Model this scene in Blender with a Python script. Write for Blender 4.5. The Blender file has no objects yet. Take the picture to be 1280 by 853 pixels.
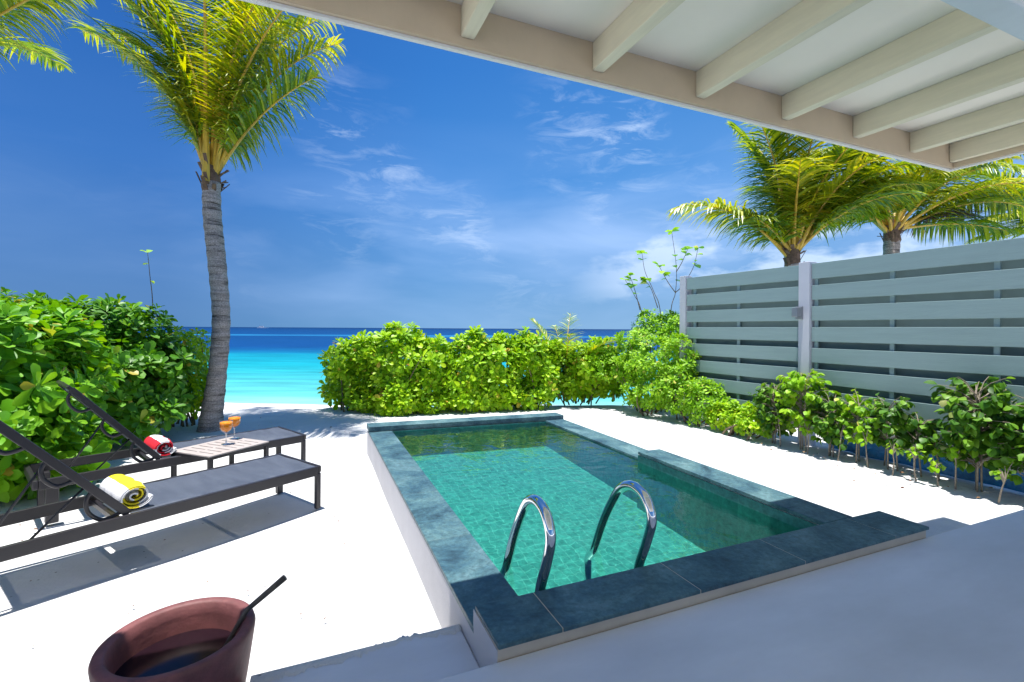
import bpy, math, random
import numpy as np
from mathutils import Vector, Matrix
R = math.radians
scene = bpy.context.scene
COL = scene.collection

# ------------------------------------------------------------------ camera
YAW = math.atan(249.0 / 588.0)
cam_d = bpy.data.cameras.new("camera")
cam = bpy.data.objects.new("camera", cam_d)
COL.objects.link(cam)
cam_d.sensor_width = 36.0
cam_d.lens = 588.0 / 1280.0 * 36.0
cam_d.shift_y = -15.45 / 1280.0
cam_d.clip_start = 0.05
cam_d.clip_end = 60000.0
cam.matrix_world = (Matrix.Translation((0, 0, 1.5)) @ Matrix.Rotation(-YAW, 4, 'Z')
                    @ Matrix.Rotation(R(90), 4, 'X') @ Matrix.Rotation(0.00574, 4, 'Z'))
scene.camera = cam

# ------------------------------------------------------------------ view
vs = scene.view_settings
vs.view_transform = 'Standard'
vs.look = 'None'
vs.gamma = 1.0
vs.use_curve_mapping = False
vs.exposure = 1.32

# ------------------------------------------------------------------ sun
SUNV = Vector((0.10, 0.04, -1.0)).normalized()
sd = bpy.data.lights.new("sun", 'SUN')
sd.energy = 3.1
sd.angle = R(0.5)
sd.color = (1.0, 0.965, 0.91)
so = bpy.data.objects.new("sun", sd)
so.rotation_euler = SUNV.to_track_quat('-Z', 'Y').to_euler()
COL.objects.link(so)

# ------------------------------------------------------------------ world
world = bpy.data.worlds.new("World")
scene.world = world
world.use_nodes = True
wt = world.node_tree
wt.nodes.clear()


def N(nt, t, **kw):
    n = nt.nodes.new(t)
    for k, v in kw.items():
        if k == 'ins':
            for i, x in v.items():
                n.inputs[i].default_value = x
        else:
            setattr(n, k, v)
    return n


def L(nt, a, b):
    nt.links.new(a, b)


def ramp(nt, src, stops, interp='LINEAR'):
    r = N(nt, 'ShaderNodeValToRGB')
    r.color_ramp.interpolation = interp
    e = r.color_ramp.elements
    while len(e) < len(stops):
        e.new(0.5)
    for i, (p, c) in enumerate(stops):
        e[i].position = p
        e[i].color = (*c, 1) if len(c) == 3 else c
    if src is not None:
        L(nt, src, r.inputs[0])
    return r


def math_n(nt, op, a, b=None, c=None):
    n = N(nt, 'ShaderNodeMath', operation=op)
    for i, v in enumerate((a, b, c)):
        if v is None:
            continue
        if isinstance(v, (int, float)):
            n.inputs[i].default_value = v
        else:
            L(nt, v, n.inputs[i])
    return n.outputs[0]


def g(v):
    return (v, v, v)


sky = N(wt, 'ShaderNodeTexSky', sky_type='NISHITA', sun_disc=False)
sky.sun_elevation = R(83.8)
sky.sun_rotation = math.atan2(-SUNV.x, -SUNV.y)
sky.altitude = 0
sky.air_density = 1.0
sky.dust_density = 0.25
sky.ozone_density = 3.0
hsv = N(wt, 'ShaderNodeHueSaturation', ins={'Hue': 0.5, 'Saturation': 1.3, 'Value': 1.0})
L(wt, sky.outputs[0], hsv.inputs['Color'])
tc = N(wt, 'ShaderNodeTexCoord')
sep = N(wt, 'ShaderNodeSeparateXYZ')
L(wt, tc.outputs['Generated'], sep.inputs[0])
el = sep.outputs['Z']
# azimuth measured from the sea view, to the right
az = math_n(wt, 'ARCTAN2', sep.outputs['X'], sep.outputs['Y'])
elv = math_n(wt, 'ARCSINE', el)
comb = N(wt, 'ShaderNodeCombineXYZ')
L(wt, az, comb.inputs[0])
L(wt, elv, comb.inputs[1])
# thin wind-drawn cirrus
mp1 = N(wt, 'ShaderNodeMapping')
mp1.inputs['Scale'].default_value = (3.2, 11.0, 1.0)
mp1.inputs['Rotation'].default_value = (0, 0, R(-12))
L(wt, comb.outputs[0], mp1.inputs[0])
n1 = N(wt, 'ShaderNodeTexNoise', ins={'Scale': 2.5, 'Detail': 10.0, 'Roughness': 0.66, 'Distortion': 0.7})
L(wt, mp1.outputs[0], n1.inputs['Vector'])
n1m = N(wt, 'ShaderNodeTexNoise', ins={'Scale': 3.6, 'Detail': 2.0, 'Roughness': 0.5})
L(wt, comb.outputs[0], n1m.inputs['Vector'])
c1 = ramp(wt, n1.outputs['Fac'], [(0.48, g(0)), (0.72, g(1))])
c1m = ramp(wt, n1m.outputs['Fac'], [(0.44, g(0)), (0.66, g(1))])
env1 = ramp(wt, elv, [(0.02, g(0.1)), (0.16, g(0.8)), (0.36, g(0.9)), (0.5, g(0.25)), (0.7, g(0.1))])
azr1 = ramp(wt, math_n(wt, 'MULTIPLY_ADD', az, 0.5, 0.5), [(0.40, g(0.04)), (0.50, g(0.9)), (0.8, g(1))])
cir = math_n(wt, 'MULTIPLY', math_n(wt, 'MULTIPLY', math_n(wt, 'MULTIPLY', c1.outputs[0], c1m.outputs[0]), env1.outputs[0]), azr1.outputs[0])
# soft veil low over the sea, stronger towards the right
n2 = N(wt, 'ShaderNodeTexNoise', ins={'Scale': 1.5, 'Detail': 5.0, 'Roughness': 0.5, 'Distortion': 0.4})
mp2 = N(wt, 'ShaderNodeMapping')
mp2.inputs['Scale'].default_value = (1.3, 4.5, 1.0)
mp2.inputs['Location'].default_value = (0.7, 0.2, 0)
L(wt, comb.outputs[0], mp2.inputs[0])
L(wt, mp2.outputs[0], n2.inputs['Vector'])
c2 = ramp(wt, n2.outputs['Fac'], [(0.36, g(0)), (0.66, g(1))])
env2 = ramp(wt, elv, [(0.0, g(0.35)), (0.08, g(0.5)), (0.19, g(0.95)), (0.30, g(0.18)), (0.42, g(0))])
azr = ramp(wt, math_n(wt, 'MULTIPLY_ADD', az, 0.5, 0.5), [(0.38, g(0.15)), (0.52, g(0.75)), (0.78, g(0.9)), (1.0, g(0.8))])
veil = math_n(wt, 'MULTIPLY', math_n(wt, 'MULTIPLY', c2.outputs[0], env2.outputs[0]), azr.outputs[0])
# small heaps of cumulus on the right
n3 = N(wt, 'ShaderNodeTexNoise', ins={'Scale': 5.5, 'Detail': 8.0, 'Roughness': 0.55})
mp3 = N(wt, 'ShaderNodeMapping')
mp3.inputs['Scale'].default_value = (1.0, 2.2, 1.0)
mp3.inputs['Location'].default_value = (2.5, 0.6, 0)
L(wt, comb.outputs[0], mp3.inputs[0])
L(wt, mp3.outputs[0], n3.inputs['Vector'])
c3 = ramp(wt, n3.outputs['Fac'], [(0.46, g(0)), (0.56, g(1))])
env3 = ramp(wt, elv, [(0.03, g(0)), (0.09, g(1)), (0.17, g(1)), (0.22, g(0))])
azr3 = ramp(wt, math_n(wt, 'MULTIPLY_ADD', az, 0.5, 0.5), [(0.76, g(0)), (0.84, g(1))])
cum = math_n(wt, 'MULTIPLY', math_n(wt, 'MULTIPLY', c3.outputs[0], env3.outputs[0]), azr3.outputs[0])
# deep polarised blue of the lower sky
grad = ramp(wt, elv, [(0.0, (1.15, 2.7, 4.8)), (0.10, (0.95, 2.5, 5.1)), (0.28, (0.50, 2.0, 5.2)), (0.50, (0.27, 1.45, 4.5)), (0.72, (0.20, 1.15, 4.0))])
gradL = ramp(wt, math_n(wt, 'MULTIPLY_ADD', az, 0.5, 0.5), [(0.38, (0.60, 0.64, 0.76)), (0.62, (1.0, 1.0, 1.0)), (0.85, (1.55, 1.22, 1.08))])
gm = N(wt, 'ShaderNodeMixRGB', blend_type='MULTIPLY', ins={0: 1.0})
L(wt, grad.outputs[0], gm.inputs[1])
L(wt, gradL.outputs[0], gm.inputs[2])
gfac = ramp(wt, elv, [(0.0, g(1)), (0.62, g(0.85)), (1.1 / 1.2, g(0.0))])
mg = N(wt, 'ShaderNodeMixRGB')
L(wt, gfac.outputs[0], mg.inputs[0])
L(wt, hsv.outputs[0], mg.inputs[1])
L(wt, gm.outputs[0], mg.inputs[2])
mx1 = N(wt, 'ShaderNodeMixRGB')
mx1.inputs[2].default_value = (3.6, 5.2, 8.2, 1)
L(wt, math_n(wt, 'MULTIPLY', veil, 0.75), mx1.inputs[0])
L(wt, mg.outputs[0], mx1.inputs[1])
mx2 = N(wt, 'ShaderNodeMixRGB')
mx2.inputs[2].default_value = (5.6, 6.8, 8.6, 1)
L(wt, math_n(wt, 'MULTIPLY', cir, 0.8), mx2.inputs[0])
L(wt, mx1.outputs[0], mx2.inputs[1])
mx3 = N(wt, 'ShaderNodeMixRGB')
mx3.inputs[2].default_value = (6.5, 7.6, 9.0, 1)
L(wt, math_n(wt, 'MULTIPLY', cum, 0.5), mx3.inputs[0])
L(wt, mx2.outputs[0], mx3.inputs[1])
bg = N(wt, 'ShaderNodeBackground', ins={'Strength': 0.058})
L(wt, mx3.outputs[0], bg.inputs[0])
wo = N(wt, 'ShaderNodeOutputWorld')
L(wt, bg.outputs[0], wo.inputs[0])

# ================================================================== helpers
random.seed(7)


class MB:
    """collects verts / faces for one mesh"""

    def __init__(s):
        s.v, s.f, s.m = [], [], []

    def add(s, vs, fs, mi=0):
        o = len(s.v)
        s.v += [tuple(v) for v in vs]
        s.f += [tuple(i + o for i in f) for f in fs]
        s.m += [mi] * len(fs)

    def box(s, x0, x1, y0, y1, z0, z1, mi=0, M=None):
        vs = [Vector((x, y, z)) for z in (z0, z1) for x, y in ((x0, y0), (x1, y0), (x1, y1), (x0, y1))]
        if M is not None:
            vs = [M @ v for v in vs]
        s.add(vs, [(3, 2, 1, 0), (4, 5, 6, 7), (0, 1, 5, 4), (1, 2, 6, 5), (2, 3, 7, 6), (3, 0, 4, 7)], mi)

    def prism(s, pts, z0, z1, mi=0):
        n = len(pts)
        vs = [(x, y, z0) for x, y in pts] + [(x, y, z1) for x, y in pts]
        fs = [tuple(range(n))[::-1], tuple(range(n, 2 * n))] + [(i, (i + 1) % n, n + (i + 1) % n, n + i) for i in range(n)]
        s.add(vs, fs, mi)

    def tube(s, pts, rad, seg=10, mi=0, cap=True, closed=False):
        pts = [Vector(p) for p in pts]
        n = len(pts)
        if isinstance(rad, (int, float)):
            rad = [rad] * n
        vs, fs = [], []
        up = Vector((0, 0, 1))
        prev = None
        for i, p in enumerate(pts):
            if closed:
                t = pts[(i + 1) % n] - pts[i - 1]
            else:
                t = pts[min(i + 1, n - 1)] - pts[max(i - 1, 0)]
            t.normalize()
            if prev is None:
                a = t.cross(up)
                if a.length < 1e-3:
                    a = t.cross(Vector((1, 0, 0)))
            else:
                a = prev - t * prev.dot(t)
            a.normalize()
            prev = a
            b = t.cross(a)
            for k in range(seg):
                w = 2 * math.pi * k / seg
                vs.append(p + (a * math.cos(w) + b * math.sin(w)) * rad[i])
        rng = n if closed else n - 1
        for i in range(rng):
            j = (i + 1) % n
            for k in range(seg):
                k2 = (k + 1) % seg
                fs.append((i * seg + k, i * seg + k2, j * seg + k2, j * seg + k))
        if cap and not closed:
            fs.append(tuple(range(seg))[::-1])
            fs.append(tuple((n - 1) * seg + k for k in range(seg)))
        s.add(vs, fs, mi)

    def bar(s, p, q, w, h, mi=0, side=None):
        """rectangular bar p->q, width w (sideways), height h"""
        p, q = Vector(p), Vector(q)
        t = (q - p).normalized()
        a = Vector(side).normalized() if side else t.cross(Vector((0, 0, 1))).normalized()
        b = a.cross(t).normalized()
        vs = []
        for c in (p, q):
            for i, j in ((-1, -1), (1, -1), (1, 1), (-1, 1)):
                vs.append(c + a * (i * w / 2) + b * (j * h / 2))
        s.add(vs, [(0, 1, 2, 3), (7, 6, 5, 4), (0, 4, 5, 1), (1, 5, 6, 2), (2, 6, 7, 3), (3, 7, 4, 0)], mi)

    def lathe(s, prof, seg=32, mi=0, c=(0, 0)):
        vs, fs = [], []
        for r, z in prof:
            for k in range(seg):
                w = 2 * math.pi * k / seg
                vs.append((c[0] + r * math.cos(w), c[1] + r * math.sin(w), z))
        for i in range(len(prof) - 1):
            for k in range(seg):
                k2 = (k + 1) % seg
                fs.append((i * seg + k, i * seg + k2, (i + 1) * seg + k2, (i + 1) * seg + k))
        s.add(vs, fs, mi)

    def build(s, name, mats, parent=None, smooth=False, bevel=0.0, segs=2):
        me = bpy.data.meshes.new(name)
        me.from_pydata(s.v, [], s.f)
        if not isinstance(mats, (list, tuple)):
            mats = [mats]
        for m in mats:
            me.materials.append(m)
        if len(mats) > 1:
            me.polygons.foreach_set('material_index', s.m)
        if smooth:
            me.polygons.foreach_set('use_smooth', [True] * len(s.f))
        me.validate()
        me.update()
        if bevel or smooth == 'fix':
            import bmesh
            bm = bmesh.new()
            bm.from_mesh(me)
            bmesh.ops.recalc_face_normals(bm, faces=bm.faces)
            bm.to_mesh(me)
            bm.free()
        o = bpy.data.objects.new(name, me)
        COL.objects.link(o)
        if parent is not None:
            o.parent = parent
        if bevel:
            b = o.modifiers.new('bevel', 'BEVEL')
            b.width = bevel
            b.segments = segs
            b.limit_method = 'ANGLE'
        return o


def tag(o, label=None, cat=None, group=None, kind=None):
    if label:
        o['label'] = label
    if cat:
        o['category'] = cat
    if group:
        o['group'] = group
    if kind:
        o['kind'] = kind
    return o


def thing(name, label, cat, loc=(0, 0, 0), rotz=0.0, group=None):
    o = bpy.data.objects.new(name, None)
    o.empty_display_size = 0.1
    o.location = loc
    o.rotation_euler = (0, 0, rotz)
    COL.objects.link(o)
    return tag(o, label, cat, group)


def copy_tree(o, parent=None):
    c = o.copy()
    COL.objects.link(c)
    if parent is not None:
        c.parent = parent
    for ch in [x for x in COL.objects if x.parent == o]:
        copy_tree(ch, c)
    return c


# ================================================================== materials
def new_mat(name):
    m = bpy.data.materials.new(name)
    m.use_nodes = True
    nt = m.node_tree
    nt.nodes.clear()
    out = N(nt, 'ShaderNodeOutputMaterial')
    return m, nt, out


def principled(name, col, rough=0.6, metal=0.0, var=0.0, vscale=6.0, bump=0.0, bscale=40.0, spec=0.5, stretch=None, bdist=0.01):
    m, nt, out = new_mat(name)
    p = N(nt, 'ShaderNodeBsdfPrincipled')
    p.inputs['Roughness'].default_value = rough
    p.inputs['Metallic'].default_value = metal
    p.inputs['Specular IOR Level'].default_value = spec
    L(nt, p.outputs[0], out.inputs[0])
    t = N(nt, 'ShaderNodeTexCoord')
    vec = t.outputs['Object']
    if stretch:
        mp = N(nt, 'ShaderNodeMapping')
        mp.inputs['Scale'].default_value = stretch
        L(nt, vec, mp.inputs[0])
        vec = mp.outputs[0]
    if var:
        n = N(nt, 'ShaderNodeTexNoise', ins={'Scale': vscale, 'Detail': 6.0, 'Roughness': 0.6})
        L(nt, vec, n.inputs['Vector'])
        lo = tuple(max(0, c * (1 - var)) for c in col)
        hi = tuple(min(1, c * (1 + var)) for c in col)
        r = ramp(nt, n.outputs['Fac'], [(0.32, lo), (0.68, hi)])
        L(nt, r.outputs[0], p.inputs['Base Color'])
    else:
        p.inputs['Base Color'].default_value = (*col, 1)
    if bump:
        n = N(nt, 'ShaderNodeTexNoise', ins={'Scale': bscale, 'Detail': 5.0, 'Roughness': 0.6})
        L(nt, vec, n.inputs['Vector'])
        b = N(nt, 'ShaderNodeBump', ins={'Strength': bump, 'Distance': bdist})
        L(nt, n.outputs['Fac'], b.inputs['Height'])
        L(nt, b.outputs[0], p.inputs['Normal'])
    return m


def leaf_mat(name, c0, c1, c2, transl=0.35, rough=0.42, gloss=0.12, yellow=None):
    m, nt, out = new_mat(name)
    geo = N(nt, 'ShaderNodeNewGeometry')
    stops = [(0.0, c0), (0.5, c1), (0.965 if yellow else 1.0, c2)]
    if yellow:
        stops.append((0.992, yellow))
    r = ramp(nt, geo.outputs['Random Per Island'], stops)
    dif = N(nt, 'ShaderNodeBsdfDiffuse')
    L(nt, r.outputs[0], dif.inputs[0])
    hs = N(nt, 'ShaderNodeHueSaturation', ins={'Hue': 0.485, 'Saturation': 1.05, 'Value': 1.35})
    L(nt, r.outputs[0], hs.inputs['Color'])
    tr = N(nt, 'ShaderNodeBsdfTranslucent')
    L(nt, hs.outputs[0], tr.inputs[0])
    m1 = N(nt, 'ShaderNodeMixShader', ins={0: transl})
    L(nt, dif.outputs[0], m1.inputs[1])
    L(nt, tr.outputs[0], m1.inputs[2])
    gl = N(nt, 'ShaderNodeBsdfGlossy', ins={'Roughness': rough})
    gl.inputs[0].default_value = (1, 1, 1, 1)
    fr = N(nt, 'ShaderNodeFresnel', ins={'IOR': 1.4})
    m2 = N(nt, 'ShaderNodeMixShader')
    L(nt, math_n(nt, 'MULTIPLY', math_n(nt, 'MINIMUM', fr.outputs[0], 0.16), gloss * 5), m2.inputs[0])
    L(nt, m1.outputs[0], m2.inputs[1])
    L(nt, gl.outputs[0], m2.inputs[2])
    L(nt, m2.outputs[0], out.inputs[0])
    return m


# sand ---------------------------------------------------------------
def sand_material():
    m, nt, out = new_mat('sand')
    p = N(nt, 'ShaderNodeBsdfPrincipled', ins={'Roughness': 0.95})
    p.inputs['Specular IOR Level'].default_value = 0.1
    t = N(nt, 'ShaderNodeTexCoord')
    n = N(nt, 'ShaderNodeTexNoise', ins={'Scale': 1.4, 'Detail': 8.0, 'Roughness': 0.6})
    L(nt, t.outputs['Object'], n.inputs['Vector'])
    r = ramp(nt, n.outputs['Fac'], [(0.3, (0.60, 0.60, 0.60)), (0.7, (0.72, 0.72, 0.715))])
    # scattered coral crumbs and bits of leaf
    v = N(nt, 'ShaderNodeTexVoronoi', ins={'Scale': 13.0, 'Randomness': 1.0})
    L(nt, t.outputs['Object'], v.inputs['Vector'])
    spk = ramp(nt, v.outputs['Distance'], [(0.045, g(1)), (0.095, g(0))])
    n3 = N(nt, 'ShaderNodeTexNoise', ins={'Scale': 2.3, 'Detail': 3.0})
    L(nt, t.outputs['Object'], n3.inputs['Vector'])
    msk = ramp(nt, n3.outputs['Fac'], [(0.42, g(0)), (0.55, g(1))])
    mx = N(nt, 'ShaderNodeMixRGB')
    mx.inputs[2].default_value = (0.05, 0.045, 0.04, 1)
    L(nt, math_n(nt, 'MULTIPLY', math_n(nt, 'MULTIPLY', spk.outputs[0], msk.outputs[0]), 1.0), mx.inputs[0])
    L(nt, r.outputs[0], mx.inputs[1])
    L(nt, mx.outputs[0], p.inputs['Base Color'])
    n2 = N(nt, 'ShaderNodeTexNoise', ins={'Scale': 9.0, 'Detail': 10.0, 'Roughness': 0.7})
    L(nt, t.outputs['Object'], n2.inputs['Vector'])
    b = N(nt, 'ShaderNodeBump', ins={'Strength': 0.6, 'Distance': 0.035})
    L(nt, n2.outputs['Fac'], b.inputs['Height'])
    L(nt, b.outputs[0], p.inputs['Normal'])
    L(nt, p.outputs[0], out.inputs[0])
    return m


def sea_material():
    m, nt, out = new_mat('sea_water')
    p = N(nt, 'ShaderNodeBsdfPrincipled', ins={'Roughness': 0.45, 'IOR': 1.33})
    p.inputs['Specular IOR Level'].default_value = 0.05
    t = N(nt, 'ShaderNodeTexCoord')
    s = N(nt, 'ShaderNodeSeparateXYZ')
    L(nt, t.outputs['Object'], s.inputs[0])
    nz = N(nt, 'ShaderNodeTexNoise', ins={'Scale': 0.03, 'Detail': 4.0})
    mpz = N(nt, 'ShaderNodeMapping')
    mpz.inputs['Scale'].default_value = (1.0, 2.5, 1.0)
    L(nt, t.outputs['Object'], mpz.inputs[0])
    L(nt, mpz.outputs[0], nz.inputs['Vector'])
    lg = math_n(nt, 'LOGARITHM', math_n(nt, 'MAXIMUM', s.outputs['Y'], 1.0), 10.0)
    nn = math_n(nt, 'MULTIPLY_ADD', nz.outputs['Fac'], 0.16, -0.08)
    pos = math_n(nt, 'MULTIPLY', math_n(nt, 'ADD', lg, nn), 0.25)   # 0..4 decades -> 0..1

    def q(d):
        return math.log10(d) * 0.25
    r = ramp(nt, pos, [(q(10.0), (0.30, 0.53, 0.53)), (q(12.0), (0.10, 0.44, 0.46)), (q(15.5), (0.05, 0.36, 0.40)),
                       (q(21), (0.010, 0.30, 0.365)), (q(29), (0.005, 0.22, 0.32)), (q(34), (0.004, 0.12, 0.26)),
                       (q(41), (0.004, 0.055, 0.19)), (q(92), (0.004, 0.05, 0.17)),
                       (q(104), (0.02, 0.18, 0.36)), (q(122), (0.004, 0.05, 0.17)), (q(2500), (0.002, 0.022, 0.085))])
    # small wave lines painted into the water colour as light and dark streaks
    n4 = N(nt, 'ShaderNodeTexNoise', ins={'Scale': 0.8, 'Detail': 8.0, 'Roughness': 0.68})
    mp4 = N(nt, 'ShaderNodeMapping')
    mp4.inputs['Scale'].default_value = (0.30, 2.0, 1.0)
    L(nt, t.outputs['Object'], mp4.inputs[0])
    L(nt, mp4.outputs[0], n4.inputs['Vector'])
    pv = ramp(nt, n4.outputs['Fac'], [(0.35, g(0.76)), (0.65, g(1.2))])
    mul = N(nt, 'ShaderNodeMixRGB', blend_type='MULTIPLY')
    mul.inputs[0].default_value = 1.0
    L(nt, r.outputs[0], mul.inputs[1])
    L(nt, pv.outputs[0], mul.inputs[2])
    L(nt, mul.outputs[0], p.inputs['Base Color'])
    mpw = N(nt, 'ShaderNodeMapping')
    mpw.inputs['Scale'].default_value = (0.6, 1.5, 1.0)
    L(nt, t.outputs['Object'], mpw.inputs[0])
    w = N(nt, 'ShaderNodeTexNoise', ins={'Scale': 1.3, 'Detail': 9.0, 'Roughness': 0.65})
    L(nt, mpw.outputs[0], w.inputs['Vector'])
    b = N(nt, 'ShaderNodeBump', ins={'Strength': 0.55, 'Distance': 0.25})
    L(nt, w.outputs['Fac'], b.inputs['Height'])
    L(nt, b.outputs[0], p.inputs['Normal'])
    L(nt, p.outputs[0], out.inputs[0])
    return m


def pool_water_material():
    m, nt, out = new_mat('pool_water')
    t = N(nt, 'ShaderNodeTexCoord')
    w = N(nt, 'ShaderNodeTexNoise', ins={'Scale': 5.0, 'Detail': 3.0, 'Roughness': 0.5, 'Distortion': 0.6})
    L(nt, t.outputs['Object'], w.inputs['Vector'])
    b = N(nt, 'ShaderNodeBump', ins={'Strength': 0.22, 'Distance': 0.03})
    L(nt, w.outputs['Fac'], b.inputs['Height'])
    tr = N(nt, 'ShaderNodeBsdfTransparent')
    tr.inputs[0].default_value = (0.60, 0.92, 0.85, 1)
    gl = N(nt, 'ShaderNodeBsdfGlossy', ins={'Roughness': 0.01})
    gl.inputs[0].default_value = (1, 1, 1, 1)
    fr = N(nt, 'ShaderNodeFresnel', ins={'IOR': 1.33})
    L(nt, b.outputs[0], gl.inputs['Normal'])
    L(nt, b.outputs[0], fr.inputs['Normal'])
    mx = N(nt, 'ShaderNodeMixShader')
    L(nt, fr.outputs[0], mx.inputs[0])
    L(nt, tr.outputs[0], mx.inputs[1])
    L(nt, gl.outputs[0], mx.inputs[2])
    L(nt, mx.outputs[0], out.inputs[0])
    return m


def tile_material(name, c0, c1, grout, size=0.1, wob=0.012):
    m, nt, out = new_mat(name)
    p = N(nt, 'ShaderNodeBsdfPrincipled', ins={'Roughness': 0.35})
    t = N(nt, 'ShaderNodeTexCoord')
    nz = N(nt, 'ShaderNodeTexNoise', ins={'Scale': 8.0, 'Detail': 3.0})
    L(nt, t.outputs['Object'], nz.inputs['Vector'])
    sub = N(nt, 'ShaderNodeVectorMath', operation='SUBTRACT')
    L(nt, nz.outputs['Color'], sub.inputs[0])
    sub.inputs[1].default_value = (0.5, 0.5, 0.5)
    sc = N(nt, 'ShaderNodeVectorMath', operation='SCALE')
    sc.inputs['Scale'].default_value = wob * 2
    L(nt, sub.outputs[0], sc.inputs[0])
    ad = N(nt, 'ShaderNodeVectorMath', operation='ADD')
    L(nt, t.outputs['Object'], ad.inputs[0])
    L(nt, sc.outputs[0], ad.inputs[1])
    br = N(nt, 'ShaderNodeTexBrick', offset=0.0, squash=1.0)
    br.inputs['Scale'].default_value = 1.0
    br.inputs['Brick Width'].default_value = size
    br.inputs['Row Height'].default_value = size
    br.inputs['Mortar Size'].default_value = 0.0035
    br.inputs['Mortar Smooth'].default_value = 0.3
    br.inputs['Bias'].default_value = 0.0
    br.inputs['Color1'].default_value = (*c0, 1)
    br.inputs['Color2'].default_value = (*c1, 1)
    br.inputs['Mortar'].default_value = (*grout, 1)
    L(nt, ad.outputs[0], br.inputs['Vector'])
    n2 = N(nt, 'ShaderNodeTexNoise', ins={'Scale': 22.0, 'Detail': 5.0, 'Roughness': 0.65})
    L(nt, t.outputs['Object'], n2.inputs['Vector'])
    r2 = ramp(nt, n2.outputs['Fac'], [(0.3, g(0.62)), (0.7, g(1.45))])
    mul = N(nt, 'ShaderNodeMixRGB', blend_type='MULTIPLY')
    mul.inputs[0].default_value = 1.0
    L(nt, br.outputs['Color'], mul.inputs[1])
    L(nt, r2.outputs[0], mul.inputs[2])
    L(nt, mul.outputs[0], p.inputs['Base Color'])
    L(nt, p.outputs[0], out.inputs[0])
    return m


def slate_material():
    m, nt, out = new_mat('green_slate')
    p = N(nt, 'ShaderNodeBsdfPrincipled', ins={'Roughness': 0.5})
    t = N(nt, 'ShaderNodeTexCoord')
    n = N(nt, 'ShaderNodeTexNoise', ins={'Scale': 3.0, 'Detail': 10.0, 'Roughness': 0.68, 'Distortion': 0.6})
    L(nt, t.outputs['Object'], n.inputs['Vector'])
    r = ramp(nt, n.outputs['Fac'], [(0.30, (0.008, 0.024, 0.038)), (0.43, (0.042, 0.105, 0.138)), (0.55, (0.08, 0.165, 0.185)), (0.72, (0.16, 0.265, 0.285))])
    n2 = N(nt, 'ShaderNodeTexNoise', ins={'Scale': 38.0, 'Detail': 6.0, 'Roughness': 0.7})
    L(nt, t.outputs['Object'], n2.inputs['Vector'])
    r2 = ramp(nt, n2.outputs['Fac'], [(0.3, g(0.6)), (0.7, g(1.35))])
    mul = N(nt, 'ShaderNodeMixRGB', blend_type='MULTIPLY')
    mul.inputs[0].default_value = 1.0
    L(nt, r.outputs[0], mul.inputs[1])
    L(nt, r2.outputs[0], mul.inputs[2])
    # each slab its own tone
    oi = N(nt, 'ShaderNodeObjectInfo')
    rr = ramp(nt, oi.outputs['Random'], [(0.0, (0.82, 0.86, 0.9)), (1.0, (1.15, 1.1, 1.06))])
    mul2 = N(nt, 'ShaderNodeMixRGB', blend_type='MULTIPLY')
    mul2.inputs[0].default_value = 1.0
    L(nt, mul.outputs[0], mul2.inputs[1])
    L(nt, rr.outputs[0], mul2.inputs[2])
    L(nt, mul2.outputs[0], p.inputs['Base Color'])
    b = N(nt, 'ShaderNodeBump', ins={'Strength': 0.5, 'Distance': 0.006})
    L(nt, n2.outputs['Fac'], b.inputs['Height'])
    L(nt, b.outputs[0], p.inputs['Normal'])
    L(nt, p.outputs[0], out.inputs[0])
    return m


def sling_material():
    m, nt, out = new_mat('sling_fabric')
    p = N(nt, 'ShaderNodeBsdfPrincipled', ins={'Roughness': 0.7})
    t = N(nt, 'ShaderNodeTexCoord')
    w = N(nt, 'ShaderNodeTexNoise', ins={'Scale': 14.0, 'Detail': 4.0})
    mp = N(nt, 'ShaderNodeMapping')
    mp.inputs['Scale'].default_value = (1.0, 0.25, 1.0)
    L(nt, t.outputs['Object'], mp.inputs[0])
    L(nt, mp.outputs[0], w.inputs['Vector'])
    r = ramp(nt, w.outputs['Fac'], [(0.3, (0.066, 0.084, 0.125)), (0.7, (0.10, 0.122, 0.170))])
    ck = N(nt, 'ShaderNodeTexChecker', ins={'Scale': 260.0})
    L(nt, t.outputs['Object'], ck.inputs['Vector'])
    mul = N(nt, 'ShaderNodeMixRGB', blend_type='MULTIPLY')
    mul.inputs[0].default_value = 0.5
    L(nt, r.outputs[0], mul.inputs[1])
    L(nt, ck.outputs['Color'], mul.inputs[2])
    L(nt, mul.outputs[0], p.inputs['Base Color'])
    tr = N(nt, 'ShaderNodeBsdfTransparent')
    mx = N(nt, 'ShaderNodeMixShader', ins={0: 0.045})
    L(nt, p.outputs[0], mx.inputs[1])
    L(nt, tr.outputs[0], mx.inputs[2])
    L(nt, mx.outputs[0], out.inputs[0])
    return m


def clear_glass(name='clear_glass', base=0.03):
    m, nt, out = new_mat(name)
    tr = N(nt, 'ShaderNodeBsdfTransparent')
    tr.inputs[0].default_value = (0.93, 0.95, 0.95, 1)
    gl = N(nt, 'ShaderNodeBsdfGlossy', ins={'Roughness': 0.02})
    gl.inputs[0].default_value = (1, 1, 1, 1)
    fr = N(nt, 'ShaderNodeLayerWeight', ins={'Blend': 0.5})
    mx = N(nt, 'ShaderNodeMixShader')
    L(nt, math_n(nt, 'MULTIPLY_ADD', math_n(nt, 'POWER', fr.outputs['Facing'], 3.0), 0.6, base), mx.inputs[0])
    L(nt, tr.outputs[0], mx.inputs[1])
    L(nt, gl.outputs[0], mx.inputs[2])
    L(nt, mx.outputs[0], out.inputs[0])
    return m


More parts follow.
